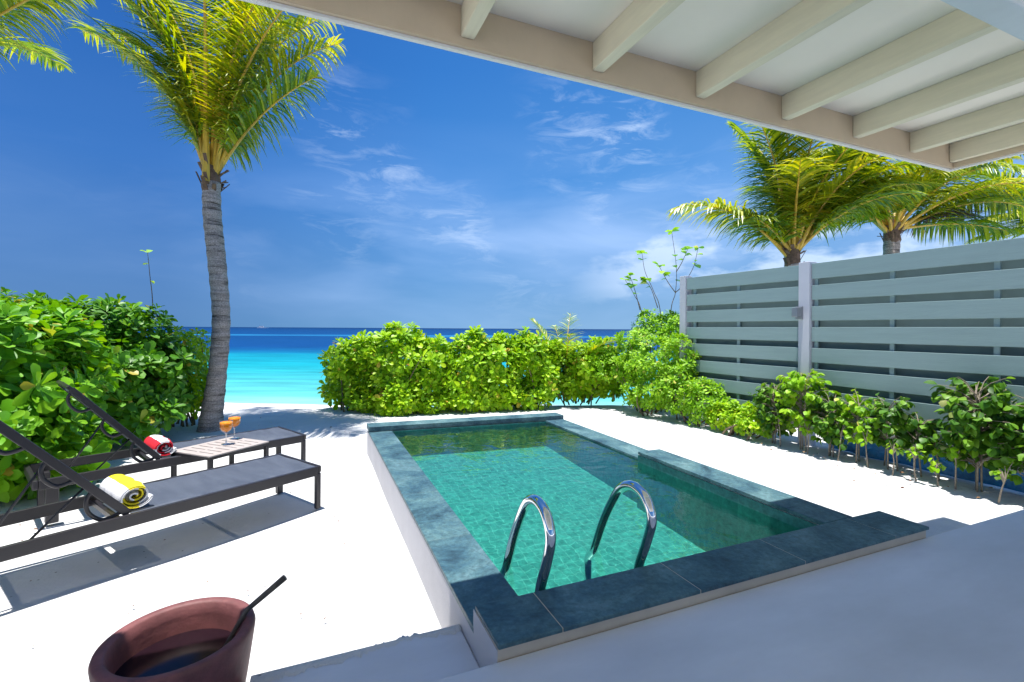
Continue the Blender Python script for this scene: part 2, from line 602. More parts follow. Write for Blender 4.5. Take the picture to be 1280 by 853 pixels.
def trunk_material():
    m, nt, out = new_mat('palm_bark')
    p = N(nt, 'ShaderNodeBsdfPrincipled', ins={'Roughness': 0.9})
    p.inputs['Specular IOR Level'].default_value = 0.15
    t = N(nt, 'ShaderNodeTexCoord')
    mp = N(nt, 'ShaderNodeMapping')
    mp.inputs['Scale'].default_value = (3.0, 3.0, 26.0)
    L(nt, t.outputs['Object'], mp.inputs[0])
    n = N(nt, 'ShaderNodeTexNoise', ins={'Scale': 1.0, 'Detail': 6.0, 'Roughness': 0.65, 'Distortion': 0.4})
    L(nt, mp.outputs[0], n.inputs['Vector'])
    r = ramp(nt, n.outputs['Fac'], [(0.32, (0.07, 0.06, 0.055)), (0.44, (0.28, 0.25, 0.235)), (0.7, (0.44, 0.40, 0.385))])
    n2 = N(nt, 'ShaderNodeTexNoise', ins={'Scale': 70.0, 'Detail': 4.0})
    L(nt, t.outputs['Object'], n2.inputs['Vector'])
    mul = N(nt, 'ShaderNodeMixRGB', blend_type='MULTIPLY')
    mul.inputs[0].default_value = 1.0
    r2 = ramp(nt, n2.outputs['Fac'], [(0.35, g(0.6)), (0.65, g(1.25))])
    L(nt, r.outputs[0], mul.inputs[1])
    L(nt, r2.outputs[0], mul.inputs[2])
    L(nt, mul.outputs[0], p.inputs['Base Color'])
    b = N(nt, 'ShaderNodeBump', ins={'Strength': 0.8, 'Distance': 0.02})
    L(nt, n.outputs['Fac'], b.inputs['Height'])
    L(nt, b.outputs[0], p.inputs['Normal'])
    L(nt, p.outputs[0], out.inputs[0])
    return m


M = {}
M['sand'] = sand_material()
M['sea'] = sea_material()
M['water'] = pool_water_material()
M['tile'] = tile_material('floor_tile', (0.040, 0.175, 0.155), (0.060, 0.225, 0.20), (0.11, 0.30, 0.27), 0.076, 0.055)
M['lining'] = tile_material('wall_tile', (0.03, 0.15, 0.15), (0.04, 0.18, 0.17), (0.05, 0.19, 0.18), 0.3, 0.0)
M['slate'] = slate_material()
M['plaster'] = principled('white_plaster', (0.56, 0.55, 0.57), 0.85, var=0.06, vscale=3.0, bump=0.25, bscale=25)
M['beige'] = principled('beige_plaster', (0.62, 0.53, 0.42), 0.85, var=0.08, vscale=4.0, bump=0.2)
M['deck'] = principled('deck_concrete', (0.65, 0.67, 0.73), 0.45, var=0.13, vscale=1.3, bump=0.12, bscale=8, stretch=(0.6, 1.6, 1))
M['ceiling'] = principled('ceiling_board', (0.95, 0.89, 0.78), 0.8, var=0.03, vscale=2.0)
M['rafter'] = principled('rafter_paint', (0.78, 0.72, 0.54), 0.7, var=0.05, vscale=5.0, bump=0.1, stretch=(8, 1, 8))
M['fascia'] = principled('fascia_paint', (0.64, 0.51, 0.36), 0.7, var=0.05, vscale=4.0, bump=0.1)
M['trim'] = principled('white_trim', (0.80, 0.80, 0.78), 0.6)
M['beam'] = principled('beam_paint', (0.66, 0.74, 0.76), 0.6, var=0.05, vscale=5.0)
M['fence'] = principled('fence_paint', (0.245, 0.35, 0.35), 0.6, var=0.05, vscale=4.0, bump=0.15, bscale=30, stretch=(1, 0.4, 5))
M['fence_shaded'] = principled('fence_paint_shaded', (0.15, 0.23, 0.235), 0.65, var=0.08, vscale=4.0)  # fence colour darkened: shade of the recessed gaps put into the paint
M['post'] = principled('post_paint', (0.52, 0.54, 0.60), 0.7, var=0.03, vscale=5.0, bump=0.1)
M['tarp'] = principled('blue_tarpaulin', (0.013, 0.17, 0.43), 0.35, var=0.4, vscale=5.0, bump=0.9, bscale=7, bdist=0.05)
M['frame'] = principled('lounger_metal', (0.022, 0.020, 0.024), 0.38, spec=0.5, bump=0.05, bscale=200)
M['sling'] = sling_material()
M['chrome'] = principled('polished_steel', (0.78, 0.78, 0.79), 0.07, metal=1.0)
M['clay'] = principled('purple_clay', (0.185, 0.064, 0.064), 0.6, var=0.32, vscale=9.0, bump=0.4, bscale=35, bdist=0.006)
M['stick'] = principled('dark_wood', (0.085, 0.072, 0.062), 0.55, var=0.3, vscale=12, bump=0.3, stretch=(3, 3, 1))
M['potwater'] = principled('dark_water', (0.014, 0.006, 0.010), 0.12, spec=0.3)
M['tabletop'] = principled('table_slat', (0.42, 0.37, 0.345), 0.6, var=0.08, vscale=12)
M['glass'] = clear_glass()
M['stemglass'] = clear_glass('thick_glass', 0.35)
M['juice'] = principled('orange_juice', (1.0, 0.30, 0.003), 0.3, spec=0.1)
M['t_white'] = principled('white_terry', (0.80, 0.80, 0.82), 0.95, bump=0.9, bscale=160, bdist=0.006)
M['t_yellow'] = principled('yellow_terry', (0.82, 0.68, 0.02), 0.95, bump=0.9, bscale=160, bdist=0.006)
M['t_red'] = principled('red_terry', (0.72, 0.012, 0.03), 0.95, bump=0.9, bscale=160, bdist=0.006)
M['bark'] = trunk_material()
M['petiole'] = principled('palm_petiole', (0.50, 0.33, 0.035), 0.45, var=0.3, vscale=5, stretch=(4, 4, 0.6))
M['fibre'] = principled('palm_fibre', (0.13, 0.085, 0.06), 0.95, var=0.4, vscale=18, bump=0.6)
M['stem'] = principled('woody_stem', (0.17, 0.12, 0.08), 0.85, var=0.3, vscale=20)
M['greystem'] = principled('grey_sapling_stem', (0.26, 0.22, 0.17), 0.85, var=0.3, vscale=20)
M['stone'] = principled('beach_stone', (0.30, 0.25, 0.21), 0.9, var=0.3, vscale=8, bump=0.5)
M['lamp'] = principled('lamp_metal', (0.30, 0.32, 0.34), 0.4, metal=0.6)
M['hull'] = principled('white_hull', (0.8, 0.8, 0.8), 0.4)
M['soil'] = principled('bed_soil', (0.20, 0.15, 0.11), 0.95, var=0.5, vscale=9, bump=0.8, bscale=18)

M['leaf_deep'] = leaf_mat('leaf_deep', (0.045, 0.16, 0.010), (0.085, 0.27, 0.014), (0.16, 0.40, 0.02), yellow=(0.5, 0.42, 0.05))
M['leaf_mid'] = leaf_mat('leaf_mid', (0.06, 0.23, 0.010), (0.14, 0.40, 0.012), (0.26, 0.54, 0.02), yellow=(0.5, 0.40, 0.05))
M['leaf_lime'] = leaf_mat('leaf_lime', (0.16, 0.36, 0.008), (0.30, 0.55, 0.010), (0.48, 0.68, 0.02), yellow=(0.62, 0.38, 0.06))
M['leaf_small'] = leaf_mat('leaf_small', (0.13, 0.32, 0.012), (0.24, 0.50, 0.014), (0.38, 0.62, 0.03), yellow=(0.6, 0.55, 0.12))
M['leaf_sap'] = leaf_mat('leaf_sap', (0.03, 0.10, 0.012), (0.075, 0.22, 0.015), (0.20, 0.40, 0.03), yellow=(0.5, 0.52, 0.2))
M['frond'] = leaf_mat('frond', (0.05, 0.13, 0.006), (0.17, 0.30, 0.008), (0.46, 0.50, 0.014), transl=0.45, yellow=(0.55, 0.42, 0.05))
M['frond_gold'] = leaf_mat('frond_gold', (0.13, 0.22, 0.006), (0.34, 0.42, 0.010), (0.60, 0.56, 0.02), transl=0.45, yellow=(0.6, 0.42, 0.05))
M['dry'] = leaf_mat('dry_frond', (0.10, 0.045, 0.03), (0.17, 0.09, 0.05), (0.28, 0.18, 0.08), transl=0.15)

# ================================================================== setting
# sand sheet with an opening for the pool
FW = (math.sin(YAW), math.cos(YAW))      # seaward direction
RT = (math.cos(YAW), -math.sin(YAW))


def ground():
    xs = [-400, -120, -60, -30] + list(np.arange(-16, 0.7, 0.4)) + [0.70] + list(np.arange(1.0, 2.8, 0.3)) + [2.84] + list(np.arange(3.1, 20, 0.4)) + [30, 60, 120, 400]
    ys = [-400, -60, -20, -8, -4, -2, -1, 0, 0.6, 1.2, 1.66] + list(np.arange(2.0, 5.6, 0.3)) + [5.72] + list(np.arange(6.0, 26, 0.35)) + [30, 60, 200, 400]
    xs = sorted(set(round(float(x), 3) for x in xs))
    ys = sorted(set(round(float(y), 3) for y in ys))
    rnd = random.Random(3)
    vs, fs = [], []
    for y in ys:
        for x in xs:
            d = x * FW[0] + y * FW[1]
            z = 0.010 * math.sin(x * 2.1 + 1.3 * math.sin(y * 1.7)) + 0.010 * math.sin(y * 2.6 + x) - 0.012
            if d > 9.0:
                z -= min((d - 9.0) * 0.14, 1.6) + 0.03 * math.sin(x * 0.9) * min(1, d - 9.0)
            vs.append((x, y, z))
    nx = len(xs)
    for j in range(len(ys) - 1):
        for i in range(nx - 1):
            if xs[i] >= 0.699 and xs[i + 1] <= 2.841 and ys[j] >= 1.659 and ys[j + 1] <= 5.721:
                continue
            a = j * nx + i
            fs.append((a, a + 1, a + nx + 1, a + nx))
    mb = MB()
    mb.add(vs, fs)
    o = mb.build('ground', M['sand'], smooth=True)
    tag(o, 'white coral sand beach around the pool', kind='structure')


ground()

mb = MB()
for (x0, x1, y0, y1) in ((-20000, 20000, 5, 40), (-20000, 20000, 40, 30000)):
    mb.add([(x0, y0, 0), (x1, y0, 0), (x1, y1, 0), (x0, y1, 0)], [(0, 1, 2, 3)])
sea = mb.build('sea', M['sea'])
sea.location = (0, 0, -0.25)
sea.rotation_euler = (0, 0, -YAW)
tag(sea, 'turquoise lagoon turning dark blue at the horizon', kind='structure')

mb = MB()
mb.box(-8, 30, -6, 1.536, 0.02, 0.333)
deck = mb.build('deck', M['deck'], bevel=0.008)
tag(deck, 'smooth shaded concrete terrace', kind='structure')
mb = MB()
mb.box(-0.2, 0.599, 1.538, 1.985, -0.05, 0.20)
st = mb.build('deck_step', M['deck'], bevel=0.008)
tag(st, 'low concrete step beside the pool wall', kind='structure')

rdr = random.Random(12)
mb = MB()
n_ = 200
e0, w0 = 1.945, 0.0
inner_, outer_ = [], []
for i in range(n_ + 1):
    w0 = 0.86 * w0 + rdr.uniform(-0.009, 0.009)
    x = -0.205 + 0.803 * i / n_
    inner_.append((x, e0 + w0 + 0.010 * math.sin(x * 5.0)))
    outer_.append((x, 2.02 + 1.6 * w0))
vs = [(x, y, 0.2012) for x, y in inner_] + [(x, y + 0.016 + 0.01 * rdr.random(), 0.2055) for x, y in inner_] + [(x, 1.995, 0.198) for x, y in inner_] + [(x, y, 0.15) for x, y in outer_] + [(x, y + 0.12, -0.03) for x, y in outer_]
m_ = n_ + 1
mb.add(vs, [(r * m_ + i, r * m_ + i + 1, (r + 1) * m_ + i + 1, (r + 1) * m_ + i) for r in range(4) for i in range(n_)])
sdr = mb.build('sand_drift', M['sand'], smooth=True)
tag(sdr, 'sand blown up against the concrete step', kind='structure')

# ================================================================== pool
pool = thing('plunge_pool', 'rectangular plunge pool with green slate coping and teal tiled floor', 'pool', (1.8, 3.6, 0))
PO = Vector((1.8, 3.6, 0))


def loc(mb, o=PO):
    mb.v = [(v[0] - o.x, v[1] - o.y, v[2] - o.z) for v in mb.v]
    return mb


ZL, ZF, ZLO, ZFA = 0.30, 0.39, 0.31, 0.36
# retaining walls
mb = MB()
mb.box(0.602, 0.855, 1.80, 5.83, -0.5, ZL - 0.028)
loc(mb).build('pool_wall', M['plaster'], pool)
mb = MB()
mb.prism([(0.857, 5.60), (3.05, 5.44), (3.05, 5.66), (0.857, 5.83)], -0.5, ZL - 0.032)
loc(mb).build('pool_wall', M['plaster'], pool)
mb = MB()
mb.box(2.80, 3.04, 3.50, 5.44, -0.5, ZLO - 0.028)
mb.box(2.74, 2.955, 1.80, 3.50, -0.5, ZF - 0.032)
loc(mb).build('pool_wall', M['plaster'], pool)
mb = MB()
mb.box(0.604, 3.21, 1.54, 1.785, -0.5, ZF - 0.0175)
loc(mb).build('pool_wall', M['beige'], pool)
# the white left cheek of the front wall
mb = MB()
mb.box(0.6005, 0.6035, 1.537, 1.80, -0.5, ZF - 0.019)
loc(mb).build('wall_cheek', M['plaster'], pool)


def slab(x0, x1, y0, y1, z, th=0.026, quad=None):
    b = MB()
    if quad:
        b.prism(quad, z - th, z)
    else:
        b.box(x0, x1, y0, y1, z - th, z)
    return loc(b).build('coping_slab', M['slate'], pool, bevel=0.003)


xj = [0.603, 0.862, 1.532, 2.192, 2.915, 3.228]
for a in xj[1:-1]:
    mb = MB()
    mb.box(a - 0.0015, a + 0.0015, 1.533, 1.787, ZF - 0.0174, ZF - 0.0015)
    loc(mb).build('grout_joint', M['beige'], pool)
for a, b in zip(xj[:-1], xj[1:]):
    slab(a + 0.0017, b - 0.0017, 1.531, 1.789, ZF, 0.017)
yl = [1.792, 2.62, 3.42, 4.22, 5.02, 5.61]
for a, b in zip(yl[:-1], yl[1:]):
    slab(0.600, 0.858, a + 0.001, b - 0.001, ZL)
for a, b in ((1.792, 2.62), (2.62, 3.49)):
    slab(2.728, 2.975, a + 0.001, b - 0.001, ZF)
for a, b in ((3.49, 4.2), (4.2, 4.9), (4.9, 5.45)):
    slab(2.787, 3.052, a + 0.001, b - 0.001, ZLO)
xf = [0.598, 1.22, 1.84, 2.46, 3.06]


def fy(x, back):
    t = (x - 0.598) / 2.462
    return (5.85 - 0.17 * t) if back else (5.615 - 0.16 * t)


for a, b in zip(xf[:-1], xf[1:]):
    a2, b2 = a + 0.001, b - 0.001
    slab(0, 0, 0, 0, ZFA, 0.055, quad=[(a2, fy(a2, 0)), (b2, fy(b2, 0)), (b2, fy(b2, 1)), (a2, fy(a2, 1))])
# inner lining (dark stone) and floor


def zfl(y):
    return -0.22 + (y - 1.8) * 0.055


mb = MB()
mb.box(0.856, 0.861, 1.79, 5.60, -0.5, ZL - 0.03)
mb.box(0.861, 2.80, 1.782, 1.790, -0.5, ZF - 0.034)
mb.box(2.735, 2.742, 1.79, 3.50, -0.5, ZF - 0.034)
mb.box(2.735, 2.80, 3.50, 3.507, -0.5, ZLO - 0.03)
mb.box(2.794, 2.802, 3.507, 5.47, -0.5, ZLO - 0.03)
mb.add([(0.861, 5.57, -0.5), (2.794, 5.43, -0.5), (2.794, 5.43, 0.3045), (0.861, 5.57, 0.3045)], [(0, 1, 2, 3)])
loc(mb).build('pool_lining', M['lining'], pool)
mb = MB()
mb.add([(0.80, 1.7, zfl(1.7)), (2.86, 1.7, zfl(1.7)), (2.86, 5.7, zfl(5.7)), (0.80, 5.7, zfl(5.7))], [(0, 1, 2, 3)])
loc(mb).build('pool_floor', M['tile'], pool)
mb = MB()
mb.add([(0.857, 1.788, 0.292), (2.738, 1.788, 0.292), (2.738, 3.503, 0.292), (2.796, 3.503, 0.292), (2.796, 5.47, 0.292), (0.857, 5.60, 0.292)], [(0, 1, 2, 3, 4, 5)])
loc(mb).build('water', M['water'], pool)


# grab rails
def smooth_path(pts, n=10):
    P = [Vector(p) for p in pts]
    P = [P[0] * 2 - P[1]] + P + [P[-1] * 2 - P[-2]]
    out = []
    for i in range(1, len(P) - 2):
        for k in range(n):
            t = k / n
            a, b, c, d = P[i - 1], P[i], P[i + 1], P[i + 2]
            out.append(0.5 * ((2 * b) + (c - a) * t + (2 * a - 5 * b + 4 * c - d) * t * t + (3 * b - a - 3 * c + d) * t ** 3))
    out.append(P[-2])
    return out


def rail(x, dy, label):
    t = thing('pool_handrail', label, 'handrail', (x, 1.80, 0.10), 0, 'steel grab rails of the pool ladder')
    pts = [(0, -0.005, 0.12), (0, 0.05, 0.20), (0, 0.045, 0.27), (0, -0.01, 0.40), (0, -0.045, 0.52), (0, 0.0, 0.605), (0, 0.09, 0.632), (0, 0.185, 0.595),
           (0, 0.265, 0.50), (0, 0.35, 0.36), (0, 0.44, 0.17), (0, 0.49, 0.10), (0, 0.50, 0.0), (0, 0.50, -0.22)]
    m = MB()
    m.tube(smooth_path(pts), 0.0235, 18)
    m.build('tube', M['chrome'], t, smooth=True)
    m = MB()
    m.tube([(0, -0.012, 0.118), (0, 0.003, 0.125)], 0.042, 20)
    m.build('wall_flange', M['chrome'], t)
    return t


rail(0.925, 0, 'chrome grab rail nearer the left coping of the pool')
rail(1.452, 0, 'chrome grab rail nearer the middle of the pool, right of its twin')

# ================================================================== porch roof
roof = thing('porch_roof', 'beige porch roof with exposed rafters overhead', 'roof', (4.41, 2.0, 2.35))
RO = Vector((4.41, 2.0, 2.35))
mb = MB()
mb.box(-7, 4.387, -5, 1.949, 2.89, 2.96)
loc(mb, RO).build('ceiling', M['ceiling'], roof)
mb = MB()
mb.box(-7, 4.42, 1.950, 1.984, 2.716, 3.02)
loc(mb, RO).build('fascia_board', M['fascia'], roof)
mb = MB()
mb.box(-7, 4.428, 1.968, 1.990, 2.704, 2.7155)
mb.box(4.400, 4.428, -5, 1.967, 2.704, 2.7155)
loc(mb, RO).build('edge_trim', M['trim'], roof)
mb = MB()
mb.box(4.388, 4.422, -5, 1.949, 2.716, 3.02)
loc(mb, RO).build('fascia_board', M['fascia'], roof)
mb = MB()
mb.box(-7.02, 4.45, -5.02, 2.04, 3.022, 3.07)
loc(mb, RO).build('roof_deck', M['fascia'], roof)
for x in (-0.735, -0.075, 0.581, 1.242, 1.893, 2.554, 3.218, 3.842):
    mb = MB()
    mb.box(x - 0.002, x + 0.058, -5, 1.949, 2.752, 2.889)
    loc(mb, RO).build('rafter', M['rafter'], roof, bevel=0.004)
mb = MB()
mb.box(4.335, 4.383, -5, 1.949, 2.752, 2.889)
loc(mb, RO).build('rafter', M['rafter'], roof, bevel=0.004)
mb = MB()
mb.box(-7, 4.38, 0.795, 0.89, 2.60, 2.750)
loc(mb, RO).build('cross_beam', M['beam'], roof, bevel=0.005)

# ================================================================== fence
fence = thing('slatted_fence', 'pale teal slatted privacy fence with white posts', 'fence', (6.02, 4.21, 0))


def fence_panel(p0, p1, top, name='slat_panel'):
    p0, p1 = Vector((*p0, 0)), Vector((*p1, 0))
    d = (p1 - p0)
    Ln = d.length
    d.normalize()
    n = Vector((d.y, -d.x, 0))
    if n.x > 0:
        n = -n            # towards the pool
    MT = Matrix(((d.x, n.x, 0, p0.x), (d.y, n.y, 0, p0.y), (0, 0, 1, 0), (0, 0, 0, 1)))
    MT = Matrix.Translation((-6.02, -4.21, 0)) @ MT
    m = MB()
    z = top
    pitch, sl = 0.272, 0.188
    first = True
    while z > 0.45:
        h = 0.20 if first else sl
        m.box(0, Ln, 0.0, 0.028, z - h, z, M=MT)
        z -= h + (pitch - sl)
        first = False
    zb = z + (pitch - sl)
    m.build(name, M['fence'], fence, bevel=0.003)
    m = MB()
    xs = [0.02] + list(np.arange(0.88, Ln - 0.05, 0.88)) if Ln > 3 else [0.12, 0.93]
    for x in xs:
        m.box(x, x + 0.045, -0.026, -0.001, zb, top - 0.01, M=MT)
    m.build('batten', M['fence'], fence)
    m = MB()
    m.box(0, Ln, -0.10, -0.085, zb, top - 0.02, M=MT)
    m.build('back_board', M['fence_shaded'], fence)
    m = MB()
    m.box(0, Ln, -0.05, 0.045, 0.20, 0.33, M=MT)
    m.build('bottom_rail', M['post'], fence)


fence_panel((6.02, 4.13), (6.17, -3.0), 2.37)
fence_panel((5.83, 6.16), (6.01, 4.29), 2.37)


def fence_post(x0, x1, y0, y1, h):
    m = MB()
    m.box(x0 - 6.02, x1 - 6.02, y0 - 4.21, y1 - 4.21, -0.2, h)
    m.build('post', M['post'], fence, bevel=0.006)


fence_post(5.955, 6.10, 4.135, 4.285, 2.40)
fence_post(5.78, 5.92, 6.165, 6.30, 2.41)

wl = thing('wall_light', 'small square grey lamp on the white fence post', 'lamp', (5.955, 4.26, 1.73))
mb = MB()
mb.box(-0.03, 0.0, -0.045, 0.045, -0.085, 0.085)
mb.build('back_plate', M['lamp'], wl, bevel=0.004)
mb = MB()
mb.box(-0.11, -0.03, -0.04, 0.04, -0.055, 0.07)
mb.build('lamp_housing', M['lamp'], wl, bevel=0.006)

# blue sheet lying behind the fence foot
mb = MB()
rnd = random.Random(4)
nx, ny = 50, 6
vs = []
for j in range(ny):
    for i in range(nx):
        y = 3.95 - i * 0.12
        z = 0.0 + 0.25 * j / (ny - 1)
        vs.append((6.12 + 0.03 * (3.95 - y) / 4 - 0.06 * (1 - j / (ny - 1)) * rnd.random() + 0.02 * math.sin(i * 1.1 + j), y, z * (0.95 + 0.1 * rnd.random())))
mb.add(vs, [(j * nx + i, j * nx + i + 1, (j + 1) * nx + i + 1, (j + 1) * nx + i) for j in range(ny - 1) for i in range(nx - 1)])
tp = mb.build('blue_tarpaulin', M['tarp'], smooth=True)
s_ = tp.modifiers.new('thick', 'SOLIDIFY')
s_.thickness = 0.006
tag(tp, 'crumpled blue plastic sheet under the slatted fence', 'tarpaulin')

# ================================================================== foliage tools
ROWS = np.array([0.0, 0.3, 0.62, 0.86, 1.0])


def leaf_arrays(P, D, U, Ln, W, bend, fold, prof):
    """P origins, D directions, U up-hints -> verts (n*15), quads (n*8)"""
    n = len(P)
    D = D / np.linalg.norm(D, axis=1, keepdims=True)
    S = np.cross(D, U)
    S /= (np.linalg.norm(S, axis=1, keepdims=True) + 1e-9)
    Nn = np.cross(S, D)
    vs = np.zeros((n, 5, 3, 3))
    for r, t in enumerate(ROWS):
        c = P + D * (Ln * t * (1 - 0.15 * bend * t))[:, None] - Nn * (Ln * bend * t * t * 0.5)[:, None]
        hw = (W * prof[r])[:, None]
        vs[:, r, 1] = c
        vs[:, r, 0] = c - S * hw + Nn * hw * fold
        vs[:, r, 2] = c + S * hw + Nn * hw * fold
    vs = vs.reshape(-1, 3)
    base = (np.arange(n) * 15)[:, None, None]
    q = []
    for r in range(4):
        a = r * 3
        q.append((a, a + 1, a + 4, a + 3))
        q.append((a + 1, a + 2, a + 5, a + 4))
    q = np.array(q)[None] + base
    return vs, q.reshape(-1, 4)


def mesh_np(name, vs, quads, mat, parent, smooth=True):
    me = bpy.data.meshes.new(name)
    me.vertices.add(len(vs))
    me.vertices.foreach_set('co', np.asarray(vs, dtype=np.float32).ravel())
    nq = len(quads)
    me.loops.add(nq * 4)
    me.polygons.add(nq)
    me.loops.foreach_set('vertex_index', np.asarray(quads, dtype=np.int32).ravel())
    me.polygons.foreach_set('loop_start', np.arange(0, nq * 4, 4, dtype=np.int32))
    me.polygons.foreach_set('use_smooth', np.ones(nq, dtype=bool) if smooth else np.zeros(nq, dtype=bool))
    me.update(calc_edges=True)
    me.validate()
    me.materials.append(mat)
    o = bpy.data.objects.new(name, me)
    COL.objects.link(o)
    o.parent = parent
    return o


SPAT = np.array([0.07, 0.24, 0.44, 0.43, 0.09])     # spoon-shaped
OVAL = np.array([0.06, 0.72, 0.90, 0.50, 0.04])     # broad oval
LANC = np.array([0.06, 0.45, 0.50, 0.28, 0.02])


def rosettes(C, A, rs, nl, Ln, prof, wr, spread=(28, 88), bend=0.35, fold=0.25, jit=0.25):
    """C centres, A axes"""
    n = len(C)
    A = A / np.linalg.norm(A, axis=1, keepdims=True)
    ref = rs.normal(size=(n, 3))
    X = np.cross(A, ref)
    X /= np.linalg.norm(X, axis=1, keepdims=True)
    Y = np.cross(A, X)
    k = np.arange(nl)
    ang = (k * 2.39996)[None, :] + rs.uniform(0, 6.28, (n, 1)) + rs.normal(0, 0.15, (n, nl))
    th = np.radians(spread[0] + (spread[1] - spread[0]) * ((k + 0.5) / nl) ** 0.8)[None, :] + rs.normal(0, jit * 0.5, (n, nl))
    D = (A[:, None] * np.cos(th)[..., None] + (X[:, None] * np.cos(ang)[..., None] + Y[:, None] * np.sin(ang)[..., None]) * np.sin(th)[..., None])
    off = -(k / nl)[None, :, None] * A[:, None] * (0.35 * Ln)
    P = C[:, None] + off + D * 0.01
    U = np.repeat(A[:, None], nl, 1) + rs.normal(0, 0.15, (n, nl, 3))
    sz = Ln * (0.62 + 0.5 * (k / nl))[None, :] * rs.uniform(0.75, 1.15, (n, nl)) * rs.uniform(0.7, 1.15, (n, 1))
    P, D, U, sz = P.reshape(-1, 3), D.reshape(-1, 3), U.reshape(-1, 3), sz.reshape(-1)
    return leaf_arrays(P, D, U, sz, sz * wr, bend * rs.uniform(0.3, 1.6, len(sz)), fold, prof)


def bush(name, label, cat, base, blobs, n, Ln, mat, seed, group=None, nl=9, prof=SPAT, wr=0.50, stems=14, zmin=0.06, inner=0.25, stem_mat=None, bend=0.35, spread=(28, 88), upb=0.55):
    """blobs: (x,y,z,rx,ry,rz) world"""
    rs = np.random.RandomState(seed)
    t = thing(name, label, cat, base, 0, group)
    B = np.array(blobs, dtype=float)
    wts = (B[:, 3] * B[:, 4] + B[:, 4] * B[:, 5] + B[:, 3] * B[:, 5])
    wts /= wts.sum()
    Cs, As = [], []
    tries = 0
    while len(Cs) < n and tries < n * 12:
        tries += 1
        b = B[rs.choice(len(B), p=wts)]
        d = rs.normal(size=3)
        d /= np.linalg.norm(d)
        if d[2] < -0.75:
            continue
        rad = 1.0 - 0.10 * rs.rand() if rs.rand() > inner else 0.5 + 0.4 * rs.rand()
        # lumpy outline
        rad *= 1 + 0.15 * math.sin(d[0] * 7 + b[0] * 5) * math.sin(d[1] * 6 + b[1] * 3) + 0.10 * math.sin(d[2] * 9 + b[0] * 9)
        if rs.rand() < 0.06:
            rad *= 1.13
        p = b[:3] + d * b[3:] * rad
        if p[2] < zmin:
            continue
        bad = False
        for b2 in B:
            if b2 is b:
                continue
            if (((p - b2[:3]) / b2[3:]) ** 2).sum() < 0.55:
                bad = True
                break
        if bad and rs.rand() > 0.12:
            continue
        nrm = d / b[3:]
        nrm /= np.linalg.norm(nrm)
        a = nrm * 0.9 + np.array((0, 0, upb)) + rs.normal(0, 0.28, 3)
        Cs.append(p)
        As.append(a)
    C = np.array(Cs) - np.array(base)
    A = np.array(As)
    vs, q = rosettes(C, A, rs, nl, Ln, prof, wr, bend=bend, spread=spread)
    mesh_np('foliage', vs, q, mat, t)
    m = MB()
    idx = rs.choice(len(C), min(stems, len(C)), replace=False)
    for i in idx:
        p = C[i]
        gx, gy = p[0] * 0.35 + rs.normal(0, 0.12), p[1] * 0.35 + rs.normal(0, 0.12)
        mid = np.array((gx * 0.6 + p[0] * 0.4 + rs.normal(0, 0.05), gy * 0.6 + p[1] * 0.4, p[2] * 0.45))
        m.tube(smooth_path([(gx, gy, -base[2] - 0.03), tuple(mid), tuple(p)], 4), [0.016 - 0.0012 * k for k in range(9)], 6)
    m.build('branches', stem_mat or M['stem'], t, smooth=True)
    return t


GH = 'leafy beach shrubs of the hedges'
# left mass (three plants)
bush('beach_shrub', 'tall lime green shrub at the left edge, behind the two loungers', 'shrub', (-3.2, 5.9, 0),
     [(-3.25, 6.0, 0.95, 1.15, 0.95, 0.88), (-2.75, 5.55, 0.55, 0.75, 0.62, 0.55), (-4.3, 5.4, 0.95, 1.1, 1.1, 0.95), (-2.62, 6.35, 0.9, 0.55, 0.6, 0.78), (-2.45, 5.75, 0.3, 0.6, 0.6, 0.35)],
     1300, 0.205, M['leaf_mid'], 11, GH, nl=10, stems=24)
bush('beach_shrub', 'dark green rounded shrub between the far lounger and the tall palm', 'shrub', (-2.6, 7.5, 0),
     [(-2.75, 7.7, 0.95, 0.85, 0.75, 0.85), (-2.15, 7.75, 0.85, 0.55, 0.6, 0.8), (-2.35, 7.25, 0.75, 0.55, 0.5, 0.6), (-3.6, 7.6, 1.0, 0.9, 0.9, 0.85), (-2.1, 7.3, 0.4, 0.45, 0.4, 0.3)],
     1150, 0.175, M['leaf_deep'], 12, GH, nl=10, stems=20, zmin=0.15)
bush('beach_shrub', 'small yellow green shrub tucked right behind the palm trunk', 'shrub', (-1.75, 8.5, 0),
     [(-1.85, 8.6, 0.95, 0.42, 0.5, 0.55), (-1.72, 8.5, 0.55, 0.36, 0.4, 0.42)],
     260, 0.12, M['leaf_lime'], 13, GH, nl=9, stems=16, zmin=0.2)
# middle hedge
bush('beach_shrub', 'low bright shrub at the left end of the hedge behind the pool', 'shrub', (0.75, 9.2, 0),
     [(0.62, 9.1, 0.88, 0.42, 0.4, 0.34), (0.85, 9.1, 0.5, 0.42, 0.4, 0.42), (0.42, 9.3, 0.35, 0.25, 0.25, 0.25), (0.95, 8.95, 0.22, 0.4, 0.35, 0.24)],
     290, 0.18, M['leaf_lime'], 21, GH, stems=14)
bush('beach_shrub', 'big rounded lime shrub behind the left half of the pool', 'shrub', (1.6, 8.9, 0),
     [(1.45, 8.85, 0.90, 0.65, 0.5, 0.50), (1.35, 8.75, 0.42, 0.55, 0.42, 0.42), (2.05, 8.7, 0.80, 0.50, 0.5, 0.46), (1.95, 8.6, 0.38, 0.5, 0.4, 0.38), (1.45, 8.5, 0.2, 0.5, 0.32, 0.22), (2.1, 8.45, 0.2, 0.4, 0.3, 0.2), (0.95, 8.95, 1.05, 0.3, 0.3, 0.35), (1.5, 8.8, 1.32, 0.3, 0.3, 0.26), (1.75, 8.7, 1.22, 0.24, 0.24, 0.24)],
     620, 0.18, M['leaf_lime'], 22, GH, stems=18)
